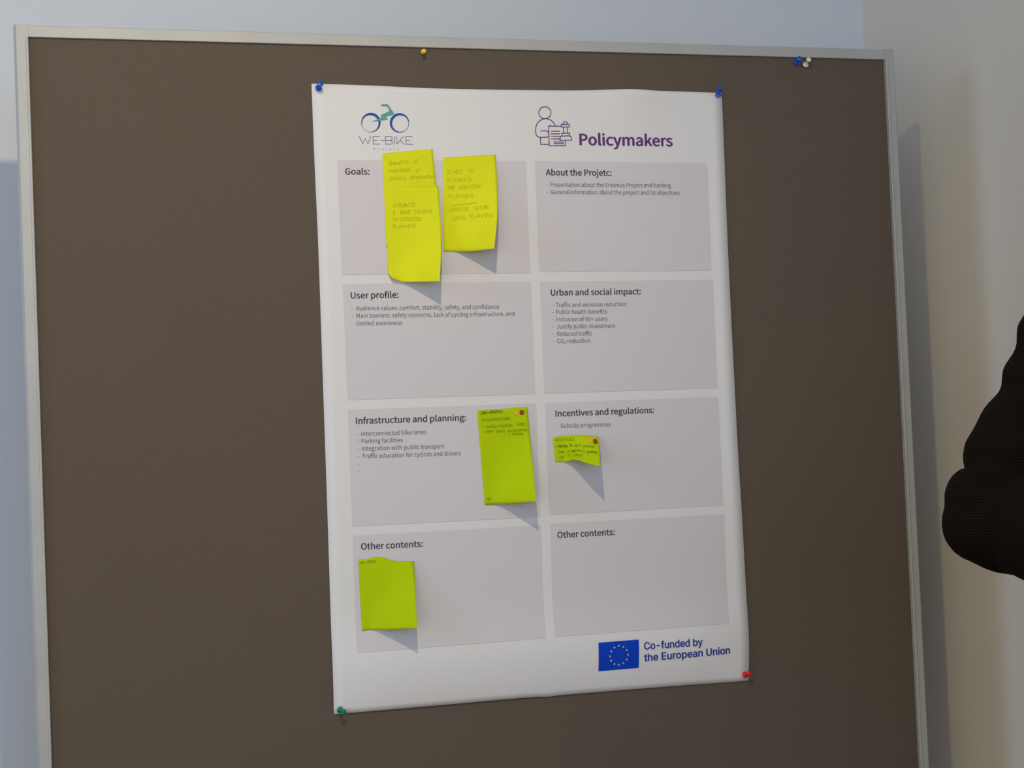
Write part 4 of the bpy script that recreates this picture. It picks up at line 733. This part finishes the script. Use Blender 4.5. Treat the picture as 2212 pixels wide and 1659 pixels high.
# ------------------------------------------------------------------ person
def capsule(bm, pts, rad, seg=20, sub=10, flat=None):
    """closed tube through pts with radii rad; flat=(axis vector, factor) squeezes it along an axis"""
    P = [Vector(p) for p in pts]
    n = len(P) - 1
    N = n * sub
    rings = []
    for i in range(N + 1):
        t = i / N
        c = catmull(P, t)
        x = t * n; k = min(int(x), n - 1); f = x - k
        r = rad[k] * (1 - f) + rad[k + 1] * f
        d = catmull(P, min(1, t + 0.01)) - catmull(P, max(0, t - 0.01))
        rings.append((c, d.normalized(), r))
    full = []
    c, d, r = rings[0]
    for a in (80, 60, 40, 20): full.append((c - d * r * math.sin(math.radians(a)), d, r * math.cos(math.radians(a))))
    full += rings
    c, d, r = rings[-1]
    for a in (20, 40, 60, 80): full.append((c + d * r * math.sin(math.radians(a)), d, r * math.cos(math.radians(a))))
    up = Vector((0.13, 0.31, 0.94))
    prev = None
    for c, d, r in full:
        u = up - d * up.dot(d)
        if u.length < 0.15:
            u = Vector((1, 0.2, 0)) - d * Vector((1, 0.2, 0)).dot(d)
        u.normalize(); w = d.cross(u)
        ring = []
        for k in range(seg):
            a = 2 * math.pi * k / seg
            off = (u * math.cos(a) + w * math.sin(a)) * r
            if flat:
                ax, fac = flat
                off = off - ax * off.dot(ax) * (1 - fac)
            ring.append(bm.verts.new(c + off))
        if prev:
            for k in range(seg): bm.faces.new((prev[k], prev[(k + 1) % seg], ring[(k + 1) % seg], ring[k]))
        else: bm.faces.new(list(reversed(ring)))
        prev = ring
    bm.faces.new(prev)

def ellipsoid(bm, c, r, rot=None, seg=24):
    m = Matrix.Translation(Vector(c)) @ (rot.to_4x4() if rot else Matrix()) @ Matrix.Diagonal((*r, 1))
    bmesh.ops.create_uvsphere(bm, u_segments=seg, v_segments=seg // 2, radius=1.0, matrix=m)

def remeshed(name, bm, voxel, smooth_it, material, parent, fold=None):
    me = bpy.data.meshes.new('raw')
    bmesh.ops.recalc_face_normals(bm, faces=list(bm.faces))
    bm.to_mesh(me); bm.free()
    o = bpy.data.objects.new('raw', me)
    COL.objects.link(o)
    r = o.modifiers.new('r', 'REMESH'); r.mode = 'VOXEL'; r.voxel_size = voxel
    s = o.modifiers.new('s', 'SMOOTH'); s.iterations = smooth_it; s.factor = 0.5
    dg = bpy.context.evaluated_depsgraph_get()
    ev = bpy.data.meshes.new_from_object(o.evaluated_get(dg), depsgraph=dg)
    vs = [v.co.copy() for v in ev.vertices]
    ns = [v.normal.copy() for v in ev.vertices]
    if fold: vs = [v + n * fold(v) for v, n in zip(vs, ns)]
    fs = [tuple(p.vertices) for p in ev.polygons]
    bpy.data.objects.remove(o)
    return mesh_obj(name, vs, fs, material, parent, smooth=True)

FWD = Vector((-0.77, -0.64, 0)).normalized()
LFT = Vector((-FWD.y, FWD.x, 0))
UPV = Vector((0, 0, 1))
PC = Vector((0.815, -0.845, 0))
person = empty('person', tuple(PC), 'person in a dark ribbed jacket with folded arms standing at the right edge', 'person')
def at(l, f, z): return PC + LFT * l + FWD * f + UPV * z
ROT = Matrix((LFT, FWD * -1, UPV)).transposed()   # local x = their left, y = back, z = up

# jacket: torso, visible right sleeve, left sleeve
bm = bmesh.new()
for z, a, b, f in ((0.90, .178, .128, 0), (0.95, .175, .124, 0), (1.00, .170, .120, 0), (1.06, .166, .116, .002), (1.12, .165, .115, .005), (1.18, .168, .117, .007), (1.25, .172, .119, .01), (1.31, .178, .119, .01), (1.37, .182, .117, .008), (1.43, .170, .105, .002)):
    ellipsoid(bm, at(0, f, z), (a, b, .11), ROT)
capsule(bm, [at(-.17, 0, 1.475), at(-.08, 0, 1.505), at(.08, 0, 1.505), at(.17, 0, 1.475)], [.062, .062, .062, .062])
E = SLEEVE_EDGE
capsule(bm, [at(-.13, 0, 1.49), E[0], E[1], E[2], E[3]], [.060, .060, .0590, .0560, .0500], sub=8)
capsule(bm, [E[4], E[5], E[6], at(.03, .19, 1.205), at(.10, .165, 1.235)], [.0510, .0505, .0490, .046, .040])
ellipsoid(bm, E[7], (.0325, .034, .0325))
ellipsoid(bm, E[8], (.0424, .044, .0420))
ellipsoid(bm, (Vector(E[7]) + Vector(E[8])) / 2 + Vector((.006, 0, 0)), (.040, .040, .045))
capsule(bm, [at(.17, 0, 1.48), at(.215, .01, 1.36), at(.225, .05, 1.215)], [.058, .056, .052])
capsule(bm, [at(.225, .05, 1.212), at(.12, .15, 1.245), at(-.04, .215, 1.275), at(-.12, .17, 1.30)], [.054, .050, .045, .040])
# rolled collar
for k in range(16):
    a = math.pi * (0.08 + 0.84 * k / 15)
    p0 = at(math.cos(a) * .066, -math.sin(a) * .055 + .012, 1.545)
    ellipsoid(bm, p0, (.016, .016, .026), None, 10)
def fold(v):
    # cloth folds: ridges across the upper arm and soft gathers round the elbow
    k = 0.0
    for z0, w, a in FOLDS:
        k += a * math.exp(-((v.z - 0.30 * (v.x - 0.62) - z0) / w) ** 2)
    d = (v - Vector((0.62, -0.72, 1.265))).length
    k += 0.0012 * math.sin(d * 150) * math.exp(-((d - 0.06) / 0.06) ** 2)
    return k
jk = remeshed('jacket', bm, 0.0055, 2, 'jacket', person, fold)
# the deep crease between upper arm and forearm, and cuffs, come from the overlapping sleeves

# body: head, neck, hands in one skin surface
bm = bmesh.new()
H = at(0, .035, 1.675)
ellipsoid(bm, H + UPV * .025, (.076, .096, .100), ROT)
ellipsoid(bm, H + FWD * .020 - UPV * .045, (.058, .070, .070), ROT)
ellipsoid(bm, H + FWD * .060 - UPV * .090, (.026, .024, .020), ROT)      # chin
capsule(bm, [at(0, -.005, 1.47), at(0, .005, 1.56), at(0, .012, 1.62)], [.062, .054, .054])
capsule(bm, [H + FWD * .083 + UPV * .016, H + FWD * .094 - UPV * .010, H + FWD * .100 - UPV * .024], [.007, .009, .0115], 12, 4)   # nose
for s in (-1, 1):
    ellipsoid(bm, H + FWD * .093 - UPV * .027 + LFT * s * .011, (.0075, .009, .0065), ROT, 12)
    ellipsoid(bm, H + LFT * s * .077 - FWD * .004 - UPV * .004, (.009, .018, .030), ROT, 14)                      # ears
    ellipsoid(bm, H + FWD * .058 - UPV * .020 + LFT * s * .036, (.027, .022, .026), ROT, 14)                      # cheeks
    capsule(bm, [H + FWD * .088 + UPV * .028 + LFT * s * .014, H + FWD * .079 + UPV * .030 + LFT * s * .044], [.006, .005], 10, 3)   # brow
    capsule(bm, [H + FWD * .083 + UPV * .0205 + LFT * s * .020, H + FWD * .0785 + UPV * .0205 + LFT * s * .042], [.0045, .0045], 10, 3)   # upper lid
ellipsoid(bm, H + FWD * .078 - UPV * .055, (.026, .014, .014), ROT, 14)
head = remeshed('head', bm, 0.0038, 5, 'skin', person)
for s in (-1, 1):
    b = bmesh.new(); ellipsoid(b, H + FWD * .0755 + UPV * .011 + LFT * s * .031, (.0120, .0125, .0095), ROT, 16)
    e = bm_obj('eye', b, 'eye', head, smooth=True)
    b = bmesh.new(); ellipsoid(b, H + FWD * .0872 + UPV * .011 + LFT * s * .030, (.0050, .0014, .0050), ROT, 14)
    bm_obj('iris', b, 'iris', head, smooth=True)
for dz, th in ((-.052, .0042), (-.060, .0052)):
    b = bmesh.new()
    capsule(b, [H + FWD * .085 + UPV * dz - LFT * .023, H + FWD * .0915 + UPV * dz, H + FWD * .085 + UPV * dz + LFT * .023], [.002, th, .002], 10, 6)
    bm_obj('lip', b, 'lip', head, smooth=True)
bm = bmesh.new()
ellipsoid(bm, H + UPV * .045 - FWD * .018, (.086, .100, .094), ROT)
ellipsoid(bm, H - FWD * .045 - UPV * .010, (.078, .066, .085), ROT)
for s in (-1, 1): ellipsoid(bm, H + LFT * s * .066 + UPV * .020 - FWD * .012, (.020, .040, .045), ROT, 14)
ellipsoid(bm, H + UPV * .105 + FWD * .040, (.062, .052, .030), ROT, 16)
remeshed('hair', bm, 0.005, 4, 'hair', person, lambda v: 0.0012 * math.sin(v.x * 420 + v.y * 390))

def hand(root_p, d, palm_n, side, name='hand'):
    """palm from the wrist along d; palm_n faces the held arm; thumb leaves towards side"""
    bm = bmesh.new()
    d = d.normalized(); s = side.normalized()
    capsule(bm, [root_p - d * .03, root_p, root_p + d * .020], [.026, .025, .028], 16, 6, (palm_n, .72))
    for k in range(4):
        o = s * (.027 - .018 * k)
        kn = root_p + d * .085 + o
        L = (.040, .045, .042, .033)[k]
        capsule(bm, [root_p + d * .015 + o * .7, kn], [.012, .0105], 12, 5)
        a = kn + d * L * .55 + palm_n * .004
        b2 = a + d * L * .35 + palm_n * .016
        c2 = b2 + d * .006 + palm_n * .018
        capsule(bm, [kn, a, b2, c2], [.0098, .0090, .0082, .0072], 12, 5)
    t0 = root_p + d * .018 + s * .024
    t1 = t0 + d * .028 + s * .026 + palm_n * .004
    t2 = t1 + d * .030 + s * .008 + palm_n * .010
    capsule(bm, [root_p + s * .01, t0, t1, t2], [.016, .0145, .0115, .0095], 12, 5)
    return remeshed(name, bm, 0.0034, 3, 'skin', person)
# right hand rests on the left upper arm, left hand tucks over the right one
hand(at(.125, .150, 1.245), LFT * .75 - FWD * .45 + UPV * .25, (-FWD * .5 - LFT * .3).normalized(), UPV)
hand(at(-.130, .155, 1.305), -LFT * .80 - FWD * .45 + UPV * .15, (-FWD * .6 + LFT * .3).normalized(), UPV)

# trousers and shoes
bm = bmesh.new()
ellipsoid(bm, at(0, 0, .885), (.152, .104, .10), ROT)
for s in (-1, 1):
    capsule(bm, [at(s * .078, 0, .84), at(s * .095, .01, .50), at(s * .11, 0, .085)], [.088, .066, .056], 24, 10)
remeshed('trousers', bm, 0.009, 5, 'trousers', person, lambda v: 0.002 * math.sin(v.z * 60 + v.x * 30))
for s in (-1, 1):
    bm = bmesh.new()
    capsule(bm, [at(s * .11, -.05, .046), at(s * .115, .06, .040), at(s * .125, .155, .034)], [.042, .043, .032], 20, 8, (UPV, .8))
    ellipsoid(bm, at(s * .11, -.02, .075), (.040, .050, .045), ROT)
    remeshed('shoe', bm, 0.006, 3, 'shoe', person)
